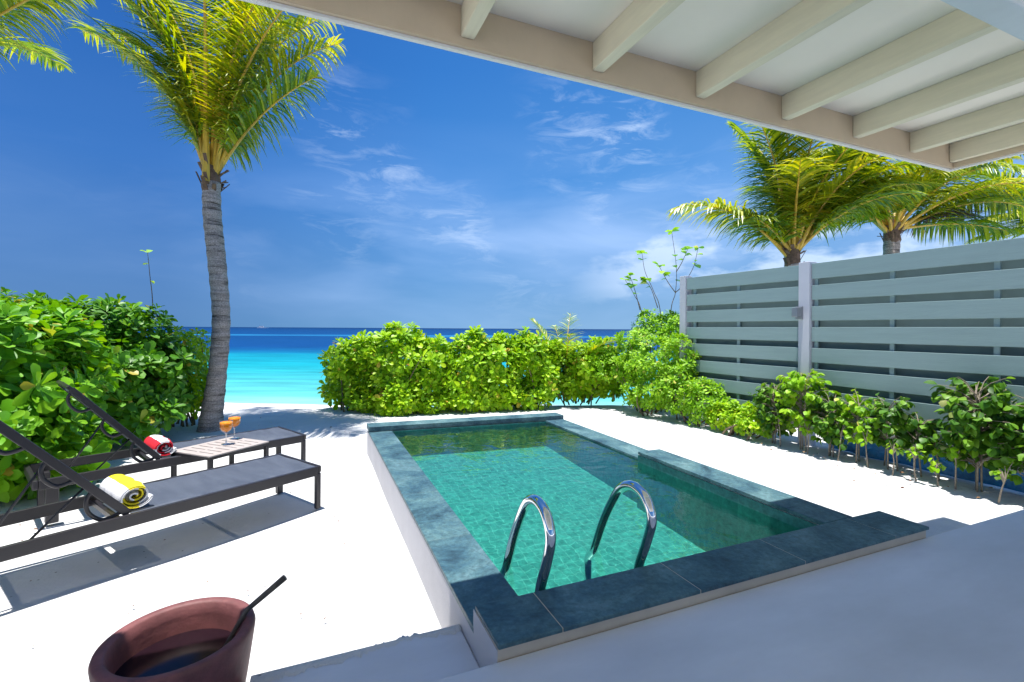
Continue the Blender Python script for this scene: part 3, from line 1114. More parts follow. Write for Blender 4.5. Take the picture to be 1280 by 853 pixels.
bush('beach_shrub', 'lime shrub with orange leaves behind the middle of the pool', 'shrub', (2.9, 8.5, 0),
     [(2.75, 8.5, 0.85, 0.5, 0.5, 0.46), (2.65, 8.4, 0.42, 0.5, 0.4, 0.42), (3.25, 8.35, 0.82, 0.45, 0.45, 0.44), (3.2, 8.3, 0.4, 0.42, 0.4, 0.38), (2.8, 8.25, 0.2, 0.5, 0.3, 0.2), (3.35, 8.15, 0.2, 0.4, 0.3, 0.2), (2.75, 8.4, 1.2, 0.26, 0.24, 0.26), (3.35, 8.35, 1.16, 0.22, 0.22, 0.24)],
     560, 0.175, M['leaf_lime'], 23, GH, stems=18)
bush('beach_shrub', 'upright leafy shrub behind the far right corner of the pool', 'shrub', (3.95, 8.35, 0),
     [(3.85, 8.3, 0.98, 0.36, 0.4, 0.46), (4.05, 8.25, 0.5, 0.34, 0.4, 0.45), (3.85, 8.1, 0.2, 0.34, 0.3, 0.22)],
     300, 0.17, M['leaf_lime'], 24, GH, stems=16)
bush('beach_shrub', 'sparse yellowish shrub below the young palm in the hedge', 'shrub', (4.95, 8.4, 0),
     [(4.7, 8.5, 0.7, 0.40, 0.4, 0.40), (5.2, 8.1, 0.72, 0.45, 0.4, 0.36), (5.0, 8.6, 0.35, 0.5, 0.4, 0.25), (4.5, 8.5, 0.95, 0.3, 0.3, 0.3), (5.35, 8.6, 0.4, 0.45, 0.3, 0.36), (5.55, 8.2, 0.42, 0.36, 0.35, 0.40), (4.95, 8.3, 0.38, 0.4, 0.3, 0.34), (5.0, 8.3, 0.85, 0.35, 0.3, 0.36), (5.45, 8.2, 0.9, 0.4, 0.35, 0.38), (4.35, 8.45, 0.3, 0.3, 0.3, 0.25)],
     740, 0.165, M['leaf_lime'], 25, GH, stems=16, zmin=0.15)
bush('beach_shrub', 'large green shrub against the far end of the fence', 'shrub', (5.8, 7.1, 0),
     [(6.15, 7.3, 1.15, 0.75, 0.6, 0.62), (5.75, 6.9, 0.9, 0.6, 0.55, 0.5), (6.4, 6.8, 1.3, 0.5, 0.5, 0.5), (5.65, 6.2, 0.95, 0.3, 0.32, 0.42), (5.45, 7.7, 0.75, 0.45, 0.45, 0.38), (5.55, 6.7, 0.4, 0.45, 0.45, 0.32)],
     1250, 0.105, M['leaf_small'], 26, GH, stems=22, zmin=0.15)
bush('beach_shrub', 'low dense shrub at the foot of the fence, nearest its far post', 'shrub', (5.6, 5.9, 0),
     [(5.58, 6.1, 0.48, 0.32, 0.42, 0.42), (5.66, 5.65, 0.36, 0.28, 0.38, 0.34)],
     380, 0.09, M['leaf_small'], 27, GH, stems=10)
bush('beach_shrub', 'knee high yellow green shrub between the low dense shrub and the middle post', 'shrub', (5.65, 5.05, 0),
     [(5.66, 5.2, 0.22, 0.2, 0.32, 0.22), (5.68, 4.75, 0.22, 0.2, 0.28, 0.20)],
     230, 0.075, M['leaf_lime'], 28, GH, stems=14, prof=OVAL, wr=0.5)


# saplings along the fence
def sapling(x, y, h, w, seed, label, mat='leaf_sap', n=70, Ln=0.10, low=0.4, stems=1):
    rs = np.random.RandomState(seed)
    t = thing('sapling', label, 'sapling', (x, y, 0), 0, 'saplings planted along the fence')
    m = MB()
    P, D, U = [], [], []
    for s in range(stems):
        ox, oy = (0, 0) if s == 0 else (rs.normal(0, 0.05), rs.normal(0, 0.05))
        top = Vector((rs.normal(0, 0.025) + ox, rs.normal(0, 0.025) + oy, h * 0.92))
        mid = Vector((ox * 0.5 + top.x * 0.5 + rs.normal(0, 0.008), oy * 0.5 + top.y * 0.5 + rs.normal(0, 0.008), h * 0.5))
        m.tube(smooth_path([(ox, oy, -0.02), tuple(mid), tuple(top)], 4), [0.009 - 0.0007 * k for k in range(9)], 6)
        nb = max(5, n // 9)
        for b in range(nb):
            f = low + (1 - low) * (b + rs.rand()) / nb
            zc = h * 0.92 * f
            k = Vector((ox, oy, zc)).lerp(Vector((top.x, top.y, zc)), f)
            a = rs.uniform(0, 6.28)
            wl = w * (0.55 + 0.6 * rs.rand()) * (1.15 - 0.5 * abs(f - 0.65))
            e = k + Vector((math.cos(a) * wl, math.sin(a) * wl, 0.06 + 0.12 * rs.rand()))
            m.tube([k, k.lerp(e, 0.5) + Vector((0, 0, 0.03)), e], [0.005, 0.004, 0.0025], 4, cap=False)
            for j in range(max(3, n // nb)):
                q = 0.35 + 0.7 * (j + rs.rand()) / max(3, n // nb)
                pp = k.lerp(e, min(q, 1.0))
                P.append((pp.x, pp.y, pp.z))
                aa = a + rs.normal(0, 0.9)
                D.append((math.cos(aa), math.sin(aa), rs.normal(-0.45, 0.5)))
                U.append((rs.normal(0, 0.3), rs.normal(0, 0.3), 1.0))
    m.build('stem', M['greystem'], t, smooth=True)
    P, D, U = np.array(P), np.array(D), np.array(U)
    sz = Ln * rs.uniform(0.7, 1.25, len(P))
    vs, q = leaf_arrays(P, D, U, sz, sz * 0.42, rs.uniform(0.3, 1.1, len(P)), 0.2, OVAL)
    mesh_np('leaves', vs, q, M[mat], t)
    return t


sapling(5.70, 4.45, 0.72, 0.22, 31, 'round headed sapling just left of the middle fence post', 'leaf_sap', 250, 0.078, 0.12, 3)
sapling(5.72, 4.05, 0.94, 0.23, 32, 'tallest bright sapling, in front of the white middle fence post', 'leaf_small', 270, 0.080, 0.22, 3)
sapling(5.72, 3.72, 0.66, 0.19, 33, 'leafy sapling just right of the middle fence post', 'leaf_sap', 200, 0.080, 0.2, 3)
sapling(5.74, 3.42, 0.72, 0.17, 34, 'slim sapling, second to the right of the middle fence post', 'leaf_small', 150, 0.078, 0.28, 2)
sapling(5.78, 3.12, 0.70, 0.19, 35, 'sapling with pale edged leaves before the blue sheet', 'leaf_sap', 160, 0.082, 0.3, 3)
sapling(5.83, 2.84, 0.60, 0.16, 36, 'small drooping sapling with variegated leaves', 'leaf_sap', 110, 0.078, 0.3, 2)
sapling(5.80, 2.38, 1.0, 0.26, 37, 'tall dark leaved sapling at the right edge, with a brown stem', 'leaf_sap', 360, 0.090, 0.2, 3)
sapling(5.92, 2.02, 0.86, 0.28, 38, 'bushy sapling cut by the right edge of the picture', 'leaf_sap', 260, 0.085, 0.2, 3)
for i, (x, y, h) in enumerate(((5.62, 4.28, 0.36), (5.60, 3.9, 0.30), (5.62, 3.55, 0.36), (5.66, 3.25, 0.30), (5.60, 2.98, 0.26), (5.62, 2.78, 0.24), (5.66, 2.62, 0.14), (5.70, 2.50, 0.32), (5.62, 2.16, 0.22), (5.85, 2.70, 0.34))):
    sapling(x, y, h, 0.06, 50 + i, 'tiny seedling with a bare stem and a tuft of leaves in the sand bed', 'leaf_small', 14, 0.06, 0.75, 1)


# bare twigs with a few leaves
def twig(base, paths, seed, label, leaf=0.09, n_leaf=5):
    rs = np.random.RandomState(seed)
    t = thing('twiggy_sapling', label, 'sapling', base, 0, 'thin twiggy saplings rising from the shrubs')
    m = MB()
    P, D, U = [], [], []
    for path in paths:
        pts = smooth_path(path, 6)
        k = len(pts)
        m.tube(pts, [0.007 * (1 - 0.8 * i / k) + 0.0018 for i in range(k)], 6)
        tip = pts[-1]
        for j in range(n_leaf):
            s = tip if j < n_leaf // 2 + 1 else pts[int(k * (0.55 + 0.42 * rs.rand())) - 1]
            a = rs.uniform(0, 6.28)
            P.append((s.x, s.y, s.z))
            D.append((math.cos(a), math.sin(a), rs.uniform(-0.3, 0.9)))
            U.append((0.2, 0.1, 1))
    m.build('stem', M['stem'], t, smooth=True)
    P, D, U = np.array(P), np.array(D), np.array(U)
    sz = leaf * rs.uniform(0.7, 1.3, len(P))
    vs, q = leaf_arrays(P, D, U, sz, sz * 0.42, rs.uniform(0.2, 0.8, len(P)), 0.25, OVAL)
    mesh_np('leaves', vs, q, M['leaf_small'], t)


def cw(px, py, Yc):
    """offset helper: metres right of / above the viewing axis at depth Yc"""
    X = (px - 640) / 588.0 * Yc
    Z = -(py - (411.05 + 0.00574 * (px - 640))) / 588.0 * Yc
    return (X * math.cos(YAW) + Yc * math.sin(YAW), -X * math.sin(YAW) + Yc * math.cos(YAW), 1.5 + Z)


def rel(pts, b):
    return [(p[0] - b[0], p[1] - b[1], p[2] - b[2]) for p in pts]


b0 = cw(192, 420, 7.6)
b0 = (b0[0], b0[1], 0.0)
twig(b0, [rel([b0, cw(191, 390, 7.6), cw(187, 345, 7.6), cw(184, 316, 7.6)], b0)], 5, 'single thin twig with a leaf tuft above the left shrubs', 0.11, 7)
b0 = cw(812, 440, 9.2)
b0 = (b0[0], b0[1], 0.0)
twig(b0, [rel([b0, cw(803, 398, 9.2), cw(792, 368, 9.2), cw(781, 350, 9.2)], b0), rel([cw(800, 388, 9.2), cw(793, 362, 9.2), cw(787, 345, 9.2)], b0)], 6, 'leftmost thin twig with leaves above the large shrub by the fence', 0.13, 9)
b0 = cw(832, 440, 9.0)
b0 = (b0[0], b0[1], 0.0)
twig(b0, [rel([b0, cw(826, 396, 9.0), cw(817, 365, 9.0), cw(806, 340, 9.0), cw(802, 317, 9.0)], b0), rel([cw(822, 385, 9.0), cw(814, 362, 9.0), cw(806, 350, 9.0)], b0)], 7, 'middle thin twig with leaves above the large shrub by the fence', 0.13, 10)
b0 = cw(836, 440, 8.8)
b0 = (b0[0], b0[1], 0.0)
twig(b0, [rel([b0, cw(838, 396, 8.8), cw(844, 366, 8.8), cw(845, 335, 8.8), cw(839, 290, 8.8)], b0),
          rel([cw(844, 366, 8.8), cw(834, 352, 8.8), cw(823, 332, 8.8)], b0), rel([cw(844, 366, 8.8), cw(852, 358, 8.8), cw(866, 335, 8.8), cw(872, 310, 8.8)], b0),
          rel([cw(845, 340, 8.8), cw(852, 328, 8.8), cw(859, 312, 8.8)], b0)], 8, 'branching thin sapling with scattered leaves beside the far fence post', 0.13, 9)


# ================================================================== palms
def frond(parent, base, az, elev, Ln, droop, rs, mat='frond', leaf_len=0.62, n=62, twist=0.0, hang=0.75, pet=0.16, width=0.034, name='frond', start=0.14, rad=0.042, fwd=0.40):
    """one pinnate frond; az in world degrees"""
    seg = 22
    a = R(az)
    h = Vector((math.cos(a), math.sin(a), 0))
    pts = [Vector(base)]
    ths = []
    th = R(elev)
    side_bend = R(twist)
    for i in range(seg):
        t = i / seg
        th_i = th - R(droop) * t ** 1.6
        aa = a + side_bend * t * t
        d = Vector((math.cos(aa) * math.cos(th_i), math.sin(aa) * math.cos(th_i), math.sin(th_i)))
        ths.append(d)
        pts.append(pts[-1] + d * (Ln / seg))
    ths.append(ths[-1])
    m = MB()
    m.tube(pts, [rad * (1 - 0.93 * (i / seg) ** 0.75) + 0.003 for i in range(seg + 1)], 7, mi=0, cap=False)
    up = Vector((0, 0, 1))
    for i in range(n):
        t = start + (1 - start) * (i + 0.5) / n
        f = t * seg
        k = min(int(f), seg - 1)
        p = pts[k].lerp(pts[k + 1], f - k)
        d = ths[k]
        s = d.cross(up)
        if s.length < 0.08:
            s = Vector((-h.y, h.x, 0))
        s.normalize()
        nn = s.cross(d).normalized()
        prof = (math.sin(math.pi * min(1, (t - start * 0.6) / (1.0 - start * 0.6)) ** 0.72)) ** 0.55 * 0.92 + 0.10
        for sg in (-1, 1):
            ll = leaf_len * prof * rs.uniform(0.8, 1.12)
            w = width * rs.uniform(0.75, 1.15)
            dirv = (s * sg * rs.uniform(0.75, 0.95) + d * (fwd + 0.6 * t * t) + nn * rs.uniform(0.0, 0.30)).normalized()
            q = p.copy()
            sl = ll / 4
            hg = hang * rs.uniform(0.55, 1.3)
            row = []
            wd = up.cross(dirv)
            wd = (wd.normalized() if wd.length > 0.1 else s)
            wd = (wd * 0.8 + nn * rs.uniform(-0.5, 0.5)).normalized()
            for j in range(5):
                u = j / 4
                ww = w * (0.55, 1.0, 0.85, 0.55, 0.06)[j] * 0.5
                row.append((q - wd * ww, q + wd * ww))
                q = q + dirv * sl
                dirv = (dirv - up * hg * 0.30).normalized()
            vs = [v for r_ in row for v in r_]
            m.add(vs, [(2 * j, 2 * j + 1, 2 * j + 3, 2 * j + 2) for j in range(4)], 1)
    pm = M['petiole'] if mat != 'dry' else M['fibre']
    return m.build(name, [pm, M[mat]], parent, smooth=False)


def palm_trunk(t, path, rad, ring=0.055):
    pts = smooth_path(path, 30)
    n = len(pts)
    rr = []
    dist = 0
    out = []
    for i, p in enumerate(pts):
        if i:
            dist += (p - pts[i - 1]).length
        f = i / (n - 1)
        k = f * (len(rad) - 1)
        j = min(int(k), len(rad) - 2)
        r0 = rad[j] * (1 - (k - j)) + rad[j + 1] * (k - j)
        ph = (dist / ring) % 1.0
        rr.append(r0 * (1.0 + 0.045 * (1 - ph)) + 0.004 * math.sin(dist * 31))
    m = MB()
    m.tube(pts, rr, 24)
    m.build('trunk', M['bark'], t, smooth=True)


def fibre_crown(t, c, r, h, seed):
    """ragged brown sheath and old stubs at the crown base"""
    rs = random.Random(seed)
    m = MB()
    m.lathe([(r * 0.95, -0.10), (r * 1.12, 0.0), (r * 1.05, h * 0.4), (r * 0.75, h), (0.01, h * 1.05)], 14)
    m.v = [(v[0] * (1 + rs.uniform(-.12, .12)) + c[0], v[1] * (1 + rs.uniform(-.12, .12)) + c[1], v[2] + c[2] + rs.uniform(-.02, .02)) for v in m.v]
    for k in range(16):
        a = rs.uniform(0, 6.28)
        z0 = rs.uniform(-0.05, h * 0.8)
        p = Vector((c[0] + math.cos(a) * r, c[1] + math.sin(a) * r, c[2] + z0))
        q = p + Vector((math.cos(a) * rs.uniform(.04, .14), math.sin(a) * rs.uniform(.04, .14), rs.uniform(0.02, 0.22)))
        m.bar(p, q, rs.uniform(0.03, 0.07), 0.012)
    m.build('fibre_sheath', M['fibre'], t)


AZR = math.degrees(math.atan2(RT[1], RT[0]))      # world azimuth of "right"
# --- tall palm beside the loungers
base = (-1.385, 8.09, 0.0)
palm = thing('coconut_palm', 'tall coconut palm with grey ringed trunk beside the far lounger', 'palm tree', base, 0, 'coconut palms')
path = [(0, 0, -0.1), (0.03, -0.01, 0.25), (0.10, -0.04, 0.85), (0.145, -0.06, 1.6), (0.09, -0.045, 2.4), (0.02, -0.01, 3.1), (0.0, 0.0, 3.62)]
palm_trunk(palm, path, [0.178, 0.142, 0.118, 0.114, 0.116, 0.118, 0.116])
fibre_crown(palm, (0, 0, 3.52), 0.108, 0.34, 2)
rs = random.Random(42)
spec = [
    # azimuth from the right-hand side (deg), elevation, length, droop, foliage, hang
    (270, 90, 4.2, 6, 'frond', 0.6), (110, 86, 3.9, 30, 'frond_gold', 0.9), (70, 88, 3.9, 24, 'frond', 0.9),
    (205, 82, 3.6, 50, 'frond', 1.0), (180, 83, 3.4, 60, 'frond', 1.0), (165, 80, 3.0, 70, 'frond', 1.1),
    (150, 84, 3.6, 44, 'frond', 1.0), (90, 84, 3.8, 40, 'frond', 1.0),
    (60, 83, 3.6, 46, 'frond', 1.0), (30, 80, 3.6, 58, 'frond_gold', 1.2), (8, 70, 2.9, 52, 'frond_gold', 1.2), (345, 76, 3.3, 66, 'frond_gold', 1.2),
    (340, 84, 3.5, 54, 'frond_gold', 1.1), (188, 72, 2.8, 62, 'frond', 1.0), (15, 62, 2.2, 38, 'frond', 1.0), (196, 74, 2.0, 46, 'frond_gold', 0.9),
    (120, 78, 3.2, 60, 'frond', 1.0), (2, 84, 3.7, 50, 'frond_gold', 1.1), (176, 84, 3.8, 44, 'frond_gold', 1.0),
]
for k, (a, e, ln, dr, mt, hg) in enumerate(spec):
    o_ = Vector((math.cos(R(a + AZR)), math.sin(R(a + AZR)), 0)) * (0.12 if k == 0 else 0.045)
    frond(palm, (o_.x, o_.y, 3.60 + 0.008 * k), a + AZR, e, ln, dr, rs, mt, hang=hg, leaf_len=0.86, n=70, start=0.17, twist=rs.uniform(-22, 22) if k else 0, width=0.034, rad=0.050 if k == 0 else 0.034, fwd=0.15)


def palm_at(px, py, Yc, label, spec, seed, trunk_r=0.15, lean=(0.1, 0.1), leaf_len=0.9, fib=0.5, start=0.18, n=72):
    c = cw(px, py, Yc)
    b = (c[0] + lean[0], c[1] + lean[1], 0.0)
    t = thing('coconut_palm', label, 'palm tree', b, 0, 'coconut palms')
    top = (c[0] - b[0], c[1] - b[1], c[2])
    palm_trunk(t, [(0, 0, -0.1), (top[0] * .2, top[1] * .2, top[2] * .35), (top[0] * .7, top[1] * .7, top[2] * .75), top], [trunk_r * 1.4, trunk_r * 1.05, trunk_r, trunk_r])
    fibre_crown(t, top, trunk_r * 0.95, fib, seed)
    rs = random.Random(seed)
    for k, (a, e, ln, dr, mt, hg) in enumerate(spec):
        o_ = Vector((math.cos(R(a + AZR)), math.sin(R(a + AZR)), 0)) * 0.06
        frond(t, (top[0] + o_.x, top[1] + o_.y, top[2] + 0.1 + 0.01 * k), a + AZR, e, ln, dr, rs, mt, hang=hg, leaf_len=leaf_len, n=n, start=start, twist=rs.uniform(-18, 18), width=0.045)
    return t


palm_at(990, 330, 9.5, 'coconut palm with a long arching left frond beyond the middle fence post', [
    (184, 46, 2.75, 68, 'frond_gold', 1.4), (175, 58, 1.9, 70, 'frond_gold', 1.2), (215, 76, 2.9, 40, 'frond', 1.0), (262, 82, 2.9, 46, 'frond_gold', 1.1),
    (285, 74, 2.8, 76, 'frond', 1.1), (310, 68, 2.9, 76, 'frond_gold', 1.2), (340, 62, 3.0, 72, 'frond', 1.2), (0, 56, 3.1, 70, 'frond_gold', 1.2),
    (20, 64, 3.1, 66, 'frond', 1.1), (60, 74, 3.1, 50, 'frond', 1.0), (100, 80, 3.2, 40, 'frond', 1.0), (150, 80, 3.1, 30, 'frond', 1.0), (195, 84, 3.2, 24, 'frond_gold', 1.0),
    (330, 48, 2.2, 60, 'frond', 1.1), (205, 40, 1.3, 40, 'frond', 1.0), (80, 66, 2.8, 60, 'frond', 1.0), (245, 64, 2.1, 60, 'frond_gold', 1.1),
    (8, 44, 3.0, 60, 'frond_gold', 1.4), (352, 50, 2.9, 66, 'frond', 1.4), (5, 74, 3.2, 60, 'frond', 1.2), (345, 80, 3.2, 50, 'frond_gold', 1.1), (230, 84, 3.1, 44, 'frond', 1.1)], 61, 0.14)
palm_at(1114, 300, 10.6, 'coconut palm with shaggy drooping crown behind the right part of the fence', [
    (180, 46, 2.5, 84, 'frond', 1.3), (200, 36, 2.4, 80, 'frond_gold', 1.3), (160, 50, 2.5, 80, 'frond', 1.3), (225, 50, 2.4, 90, 'frond', 1.2), (255, 56, 2.4, 100, 'frond_gold', 1.2),
    (290, 52, 2.6, 96, 'frond', 1.2), (320, 40, 2.8, 84, 'frond_gold', 1.2), (345, 30, 2.9, 66, 'frond', 1.3), (0, 36, 3.0, 64, 'frond', 1.3), (15, 46, 3.1, 72, 'frond_gold', 1.3),
    (45, 54, 3.0, 76, 'frond', 1.2), (90, 60, 3.0, 76, 'frond', 1.2), (130, 54, 2.9, 76, 'frond', 1.2), (350, 8, 2.2, 30, 'frond', 1.4), (6, 20, 2.1, 28, 'dry', 1.2), (270, 70, 2.6, 80, 'frond', 1.2),
    (186, 66, 2.9, 84, 'frond_gold', 1.3), (350, 62, 3.0, 84, 'frond_gold', 1.3), (212, 66, 2.7, 96, 'frond', 1.3), (330, 66, 2.9, 90, 'frond', 1.3), (190, 20, 1.8, 60, 'frond', 1.3), (178, 34, 2.7, 66, 'frond_gold', 1.4), (170, 22, 2.5, 50, 'frond', 1.4), (200, 56, 2.9, 76, 'frond', 1.4)], 62, 0.15, (-0.1, 0.0))
palm_at(1322, 300, 11.5, 'coconut palm at the right edge with fronds reaching in over the fence', [
    (180, 50, 2.6, 60, 'frond', 0.9), (190, 30, 2.2, 66, 'frond_gold', 1.0), (160, 66, 2.6, 60, 'frond', 0.9), (210, 20, 1.7, 50, 'frond', 1.0), (230, 50, 2.2, 70, 'frond', 0.9),
    (270, 60, 2.4, 80, 'frond', 0.9), (175, 8, 1.7, 30, 'frond_gold', 1.0), (90, 60, 2.6, 60, 'frond', 0.9), (0, 50, 2.8, 60, 'frond', 0.9)], 63, 0.15)
palm_at(-110, 92, 7.2, 'coconut palm outside the left edge whose frond tips hang into the top left corner', [
    (2, 36, 2.95, 14, 'frond_gold', 1.6), (350, 62, 2.9, 84, 'frond', 1.3), (12, 60, 2.8, 70, 'frond', 1.0), (330, 30, 1.9, 40, 'dry', 1.2), (358, 50, 2.7, 40, 'frond', 1.4), (180, 50, 2.8, 60, 'frond', 0.9),
    (90, 50, 2.8, 60, 'frond', 0.9), (235, 50, 2.6, 60, 'frond', 0.9), (200, 70, 2.8, 60, 'frond', 0.9)], 64, 0.15, (-0.4, -0.1), leaf_len=0.72)

# young palm in the hedge
yb = cw(706, 470, 9.75)
yb = (yb[0], yb[1], 0.0)
yp = thing('young_palm', 'young palm with feathery yellow green fronds inside the hedge', 'palm', yb)
rs = random.Random(77)
for k, (a, e, ln, dr) in enumerate(((180, 74, 1.65, 50), (150, 80, 1.7, 40), (100, 80, 1.6, 50), (30, 66, 1.7, 62), (5, 58, 1.75, 60), (350, 50, 1.5, 50), (215, 70, 1.5, 60), (270, 74, 1.5, 60), (320, 66, 1.5, 60), (75, 78, 1.7, 40))):
    frond(yp, (0, 0, 0.02 * k), a + AZR, e, ln * 1.12, dr, rs, 'frond', leaf_len=0.42, n=60, start=0.16, hang=0.6, width=0.024, rad=0.014)

# ================================================================== loungers
def make_lounger():
    t = thing('sun_lounger', 'near sun lounger with the yellow striped towel', 'sun lounger', (0.075, 4.215, 0), R(31.6), 'dark metal sun loungers with grey sling seats')
    Wd, Ln, H = 0.655, 2.03, 0.352
    # frame rails (local +x is the foot end; +y the far side)
    for y in (0.0, Wd - 0.032):
        m = MB()
        m.box(-Ln, -0.03, y, y + 0.032, H - 0.075, H)
        m.build('side_rail', M['frame'], t, bevel=0.005)
    m = MB()
    m.box(-0.0305, 0.0, 0.0, Wd, H - 0.055, H + 0.004)
    m.build('end_rail', M['frame'], t, bevel=0.012, segs=3)
    m = MB()
    m.box(-Ln - 0.035, -Ln - 0.001, 0.0, Wd, H - 0.07, H)
    m.build('end_rail', M['frame'], t, bevel=0.008)
    for x, y, w in ((-0.045, 0.0, 0.04), (-0.045, Wd - 0.05, 0.05), (-1.99, 0.034, 0.075), (-1.99, Wd - 0.109, 0.075)):
        m = MB()
        m.box(x, x + w, y, y + w, 0.0, H - (0.056 if x > -1 else 0.07))
        m.build('leg', M['frame'], t, bevel=0.006)
    m = MB()
    m.box(-0.70, -0.67, 0.033, Wd - 0.033, H - 0.06, H - 0.03)
    m.box(-1.33, -1.30, 0.033, Wd - 0.033, H - 0.06, H - 0.03)
    m.build('cross_bar', M['frame'], t)
    # seat sling, slightly sagging
    m = MB()
    nx, ny = 24, 10
    vs = []
    for j in range(ny + 1):
        for i in range(nx + 1):
            x = -0.031 - (1.27 - 0.031) * i / nx
            v = j / ny
            y = 0.033 + (Wd - 0.066) * v
            sag = 0.014 * 4 * v * (1 - v) * min(1, 6 * (i / nx)) + 0.002 * math.sin(i * 1.7 + j)
            vs.append((x, y, H - 0.004 - sag))
    m.add(vs, [(j * (nx + 1) + i, j * (nx + 1) + i + 1, (j + 1) * (nx + 1) + i + 1, (j + 1) * (nx + 1) + i) for j in range(ny) for i in range(nx)])
    o = m.build('seat_sling', M['sling'], t, smooth=True)
    # backrest
    an = R(49.5)
    bx, bz = -1.30, H + 0.012
    B = 0.85
    u = Vector((-math.cos(an), 0, math.sin(an)))
    back = MB()
    nx = 16
    vs = []
    nrm = Vector((math.sin(an), 0, math.cos(an)))
    for j in range(ny + 1):
        for i in range(nx + 1):
            v = j / ny
            p = Vector((bx, 0, bz)) + u * (0.03 + (B - 0.05) * i / nx) + Vector((0, 0.062 + (Wd - 0.124) * v, 0)) - nrm * (0.02 * 4 * v * (1 - v))
            vs.append(p)
    back.add(vs, [(j * (nx + 1) + i, j * (nx + 1) + i + 1, (j + 1) * (nx + 1) + i + 1, (j + 1) * (nx + 1) + i) for j in range(ny) for i in range(nx)])
    m = MB()
    for y in (0.048, Wd - 0.048):
        m.bar(Vector((bx + 0.02, y, bz - 0.015)), Vector((bx, y, bz)) + u * B, 0.028, 0.045, side=(0, 1, 0))
    e = Vector((bx, 0, bz)) + u * (B + 0.01)
    m.bar(Vector((e.x, 0.034, e.z)), Vector((e.x, Wd - 0.034, e.z)), 0.04, 0.028, side=tuple(u))
    fr = m.build('backrest_frame', M['frame'], t, bevel=0.005)
    back.build('backrest_sling', M['sling'], t, smooth=True)
    # curved stays under the backrest
    for y in (0.048,):
        for s0, s1 in ((0.24, 0.03), (0.53, 0.36), (0.84, 0.66)):
            p0 = Vector((bx, y, bz)) + u * s0 - Vector((0, 0, 0.015))
            p1 = Vector((bx, y, bz)) + u * s1 - Vector((0, 0, 0.02))
            h = p0.z - p1.z
            wd = p1.x - p0.x
            m = MB()
            m.tube(smooth_path([p0, (p0.x - 0.022, y, p0.z - h * 0.30), (p0.x - 0.012, y, p0.z - h * 0.72), (p0.x + wd * 0.30, y, p1.z - 0.012), (p0.x + wd * 0.65, y, p1.z - 0.014), p1], 6), 0.0115, 8)
            m.build('curved_stay', M['frame'], t, smooth=True)
    for y in (0.06,):
        m = MB()
        m.tube([Vector((bx, y, bz)) + u * 0.27, (-1.71, y, H - 0.02)], 0.007, 8)
        m.tube([Vector((bx, y, bz)) + u * 0.52, (-1.90, y, H - 0.02)], 0.007, 8)
        m.tube([(-1.90, y, H - 0.02 + 0.06), (-1.77, y, H - 0.05)], 0.007, 8)
        m.build('support_rod', M['frame'], t, smooth=True)
    return t


lg = make_lounger()
lg2 = copy_tree(lg)
lg2.location = (-0.055, 5.495, 0)
lg2.rotation_euler = (0, 0, R(26.8))
lg2['label'] = 'far sun lounger with the red striped towel, beside the palm trunk'


# ---------------------------------------------------------------- towels
def towel(name, label, pos, rz, mats, seq, r=0.078, ln=0.30, turns=3.1):
    """rolled towel, axis along local y; seq gives the stripe by arc length"""
    t = thing(name, label, 'towel', pos, rz, 'rolled striped towels on the loungers')
    th = 0.019
    m = MB()
    n = int(turns * 40)
    rs = random.Random(5)
    ring = []
    arc = 0
    prev = None
    for i in range(n + 1):
        f = i / n
        rad = 0.012 + (r - 0.012 - th * .5) * f
        a = turns * 2 * math.pi * f - 0.9
        c = Vector((rad * math.cos(a) * 1.10, 0, rad * math.sin(a) * 0.93))
        if prev is not None:
            arc += (c - prev).length
        prev = c
        ring.append((c, Vector((math.cos(a), 0, math.sin(a))), arc))
    tot = arc
    ny = 14
    for side in (0, 1):
        pass
    vs = []
    for (c, nn, ar) in ring:
        for j in range(ny + 1):
            y = -ln / 2 + ln * j / ny
            wob = 0.004 * math.sin(y * 40 + ar * 9) + 0.003 * math.sin(y * 90 + 2)
            tele = 0.012 * math.sin(ar * 6)
            for s in (-1, 1):
                edge = 0.62 if j in (0, ny) else 1.0
                vs.append(c + nn * (s * th * 0.46 * edge + wob) + Vector((0, y + tele, r)))
    st = (ny + 1) * 2
    fs, mi = [], []

    def mat_at(ar):
        f = (tot - ar)
        k = int(f / seq) % 2
        return k
    for i in range(n):
        k = mat_at(ring[i][2])
        a0, a1 = i * st, (i + 1) * st
        for j in range(ny):
            for s in (0, 1):
                q = (a0 + 2 * j + s, a1 + 2 * j + s, a1 + 2 * j + 2 + s, a0 + 2 * j + 2 + s)
                fs.append(q if s == 1 else q[::-1])
                mi.append(k)
        fs.append((a0, a0 + 1, a1 + 1, a1))
        fs.append((a0 + 2 * ny, a1 + 2 * ny, a1 + 2 * ny + 1, a0 + 2 * ny + 1))
        mi += [k, k]
    for i in (0, n):
        for j in range(ny):
            a0 = i * st
            fs.append((a0 + 2 * j, a0 + 2 * j + 2, a0 + 2 * j + 3, a0 + 2 * j + 1))
            mi.append(mat_at(ring[i][2]))
    m.v = [tuple(v) for v in vs]
    m.f = fs
    m.m = mi
    m.build('towel_roll', mats, t, smooth=True)
    return t


def on_lounger(l, x, y, z):
    c, s = math.cos(l.rotation_euler.z), math.sin(l.rotation_euler.z)
    return (l.location.x + c * x - s * y, l.location.y + s * x + c * y, z)


towel('rolled_towel', 'yellow and white striped towel rolled up on the near lounger', on_lounger(lg, -1.235, 0.27, 0.347), R(31.6), [M['t_white'], M['t_yellow']], 0.10, r=0.09, ln=0.38)
towel('rolled_towel', 'red and white striped towel rolled up on the far lounger', on_lounger(lg2, -1.235, 0.27, 0.347), R(26.8), [M['t_white'], M['t_red']], 0.07, r=0.085, ln=0.36)

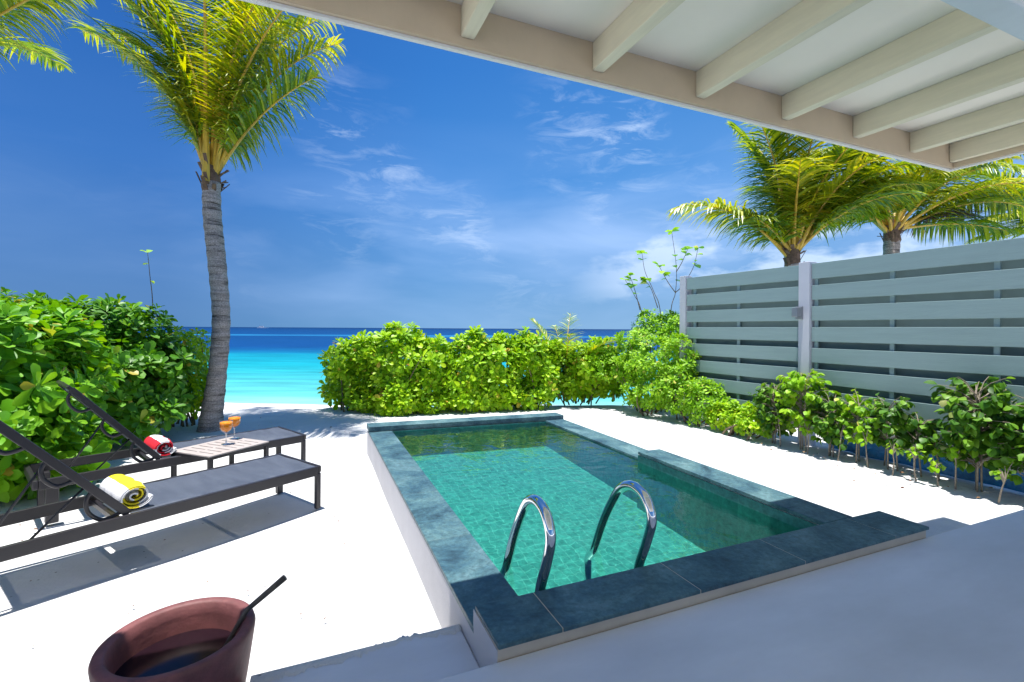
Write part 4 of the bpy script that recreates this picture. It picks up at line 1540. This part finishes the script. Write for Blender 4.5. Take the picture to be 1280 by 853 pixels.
# ---------------------------------------------------------------- side table
tx = Vector((-0.81, 4.73, 0))
ux = Vector((-0.397 + 0.81, 5.145 - 4.728, 0)).normalized()
ta = math.atan2(ux.y, ux.x)
tb = thing('side_table', 'low slatted side table between the two loungers', 'table', (-0.81, 4.735, 0), ta)
TL, TW, TZ = 0.60, 0.51, 0.385
m = MB()
m.box(0.0, TL, 0.0, 0.055, TZ - 0.012, TZ)
m.box(0.0, TL, TW - 0.055, TW, TZ - 0.012, TZ)
for k in range(8):
    x0 = k * TL / 8
    m.box(x0 + (0.007 if k else 0), x0 + TL / 8 - (0.007 if k < 7 else 0), 0.056, TW * 0.5 - 0.014, TZ - 0.0125, TZ - 0.0005)
    m.box(x0 + (0.007 if k else 0), x0 + TL / 8 - (0.007 if k < 7 else 0), TW * 0.5 + 0.014, TW - 0.056, TZ - 0.0125, TZ - 0.0005)
m.box(0.0, TL, TW * 0.5 - 0.0135, TW * 0.5 + 0.0135, TZ - 0.012, TZ)
m.build('table_top', M['tabletop'], tb, bevel=0.002)
m = MB()
for (x0, x1, y0, y1) in ((0.0, TL, 0.0, 0.02), (0.0, TL, TW - 0.02, TW), (0.0, 0.02, 0.021, TW - 0.021), (TL - 0.02, TL, 0.021, TW - 0.021)):
    m.box(x0, x1, y0, y1, TZ - 0.036, TZ - 0.0125)
m.build('apron', M['frame'], tb)
for x in (0.0, TL - 0.035):
    for y in (0.0, TW - 0.035):
        m = MB()
        m.box(x, x + 0.035, y, y + 0.035, 0.0, TZ - 0.037)
        m.build('leg', M['frame'], tb, bevel=0.003)


def goblet(x, y, label):
    t = thing('juice_glass', label, 'glass', (x, y, TZ), 0, 'stemmed glasses of orange juice')
    t.scale = (1.22, 1.22, 1.05)
    m = MB()
    m.lathe([(0.012, 0.106), (0.030, 0.122), (0.044, 0.15), (0.047, 0.185), (0.045, 0.215), (0.0435, 0.215), (0.0455, 0.185), (0.0425, 0.15), (0.029, 0.1245), (0.0, 0.110)], 28)
    m.build('bowl', M['glass'], t, smooth=True)
    m = MB()
    m.lathe([(0.0, 0.001), (0.034, 0.002), (0.034, 0.005), (0.006, 0.012), (0.0045, 0.05), (0.0045, 0.095), (0.011, 0.1055)], 28)
    m.build('stem', M['stemglass'], t, smooth=True)
    m = MB()
    m.lathe([(0.0, 0.1115), (0.028, 0.1255), (0.0415, 0.151), (0.0445, 0.185), (0.0438, 0.203), (0.0, 0.204)], 28)
    m.build('juice', M['juice'], t, smooth=True)
    return t


goblet(-0.752, 5.17, 'glass of orange juice at the front of the side table')
goblet(-0.715, 5.40, 'glass of orange juice at the back of the side table, nearer the palm')

# ---------------------------------------------------------------- pot with ladle
pc = Vector((-0.445, 2.055, 0))
pot = thing('clay_pot', 'purple brown clay foot-washing pot in the foreground', 'pot', pc)
m = MB()
PH = 0.375
m.lathe([(0.0, 0.0), (0.185, 0.0), (0.195, 0.01), (0.222, 0.18), (0.243, 0.33), (0.247, 0.362), (0.243, PH), (0.236, PH + 0.003), (0.216, PH + 0.003), (0.206, PH - 0.004), (0.200, 0.33), (0.192, 0.24), (0.15, 0.05), (0.0, 0.04)], 64)
m.build('pot_body', M['clay'], pot, smooth=True)
m = MB()
m.add([(0.193 * math.cos(k * math.pi / 24), 0.193 * math.sin(k * math.pi / 24), 0.275) for k in range(48)], [tuple(range(48))])
m.build('pot_water', M['potwater'], pot)
stick = thing('ladle', 'dark wooden ladle handle leaning on the pot rim', 'ladle', (-0.335, 2.02, 0.25))
m = MB()
rp = Vector((-0.230, 2.08, 0.39)) - Vector((-0.335, 2.02, 0.25))
tp_ = Vector(cw(358, 722, 1.87)) - Vector((-0.335, 2.02, 0.25))
m.tube([Vector((0, 0, -0.01)), rp + Vector((0, 0, 0.012)), tp_], [0.008, 0.010, 0.0125], 14)
m.build('handle', M['stick'], stick, smooth=True)

# stone at the left edge
m = MB()
m.lathe([(0.0, -0.05), (0.10, -0.03), (0.14, 0.04), (0.11, 0.12), (0.05, 0.15), (0.0, 0.155)], 14)
rs_ = random.Random(3)
m.v = [(v[0] * (1 + rs_.uniform(-.08, .08)), v[1] * (1 + rs_.uniform(-.08, .08)), v[2] * 1.0) for v in m.v]
s = m.build('beach_stone', M['stone'], smooth=True)
s.location = (-2.25, 4.35, 0)
tag(s, 'rounded brown stone in the sand at the left edge', 'stone')

# tiny boat on the horizon
bt = thing('distant_boat', 'tiny white boat far out on the horizon', 'boat', (cw(328, 411, 900)[0], cw(328, 411, 900)[1], -0.2))
m = MB()
m.prism([(-9, -2.2), (7, -2.2), (11, 0), (7, 2.2), (-9, 2.2)], 0, 1.8)
m.build('hull', M['hull'], bt)
m = MB()
m.box(-6, 2, -1.8, 1.8, 1.81, 4.2)
m.build('cabin', M['hull'], bt)

# broken coral, dead leaves and twigs lying on the sand
rs = np.random.RandomState(99)
P, D, U, SZ = [], [], [], []
for k in range(520):
    if k < 200:      # drifts of litter under the hedges and along the fence
        cx, cy, sx, sy = [(2.4, 8.15, 1.6, 0.25), (5.45, 4.2, 0.18, 1.5), (5.5, 2.6, 0.2, 0.7), (-2.0, 7.0, 0.4, 0.9), (5.2, 7.0, 0.5, 0.7), (-2.3, 5.2, 0.4, 0.6)][k % 6]
        x, y = rs.normal(cx, sx), rs.normal(cy, sy)
        z = 0.02 if x > 5.35 else 0.008
        ln = rs.uniform(0.012, 0.042)
    else:
        x, y = rs.uniform(-3.0, 5.2), rs.uniform(1.9, 8.5)
        z = 0.006
        ln = rs.uniform(0.006, 0.02)
    if 0.5 < x < 3.3 and 1.2 < y < 6.0:
        continue
    if y < 2.2 and x > -0.3:
        continue
    a = rs.uniform(0, 6.28)
    P.append((x, y, z + 0.01 * rs.rand()))
    D.append((math.cos(a), math.sin(a), rs.uniform(-0.1, 0.25)))
    U.append((rs.normal(0, .4), rs.normal(0, .4), 1))
    SZ.append(ln)
SZ = np.array(SZ)
vs, q = leaf_arrays(np.array(P), np.array(D), np.array(U), SZ, SZ * 0.36, rs.uniform(0.1, 0.8, len(SZ)), 0.3, OVAL)
lt = mesh_np('leaf_litter', vs, q, M['dry'], None)
tag(lt, 'dead leaves and crumbs of coral scattered over the white sand', 'leaf litter', kind='stuff')
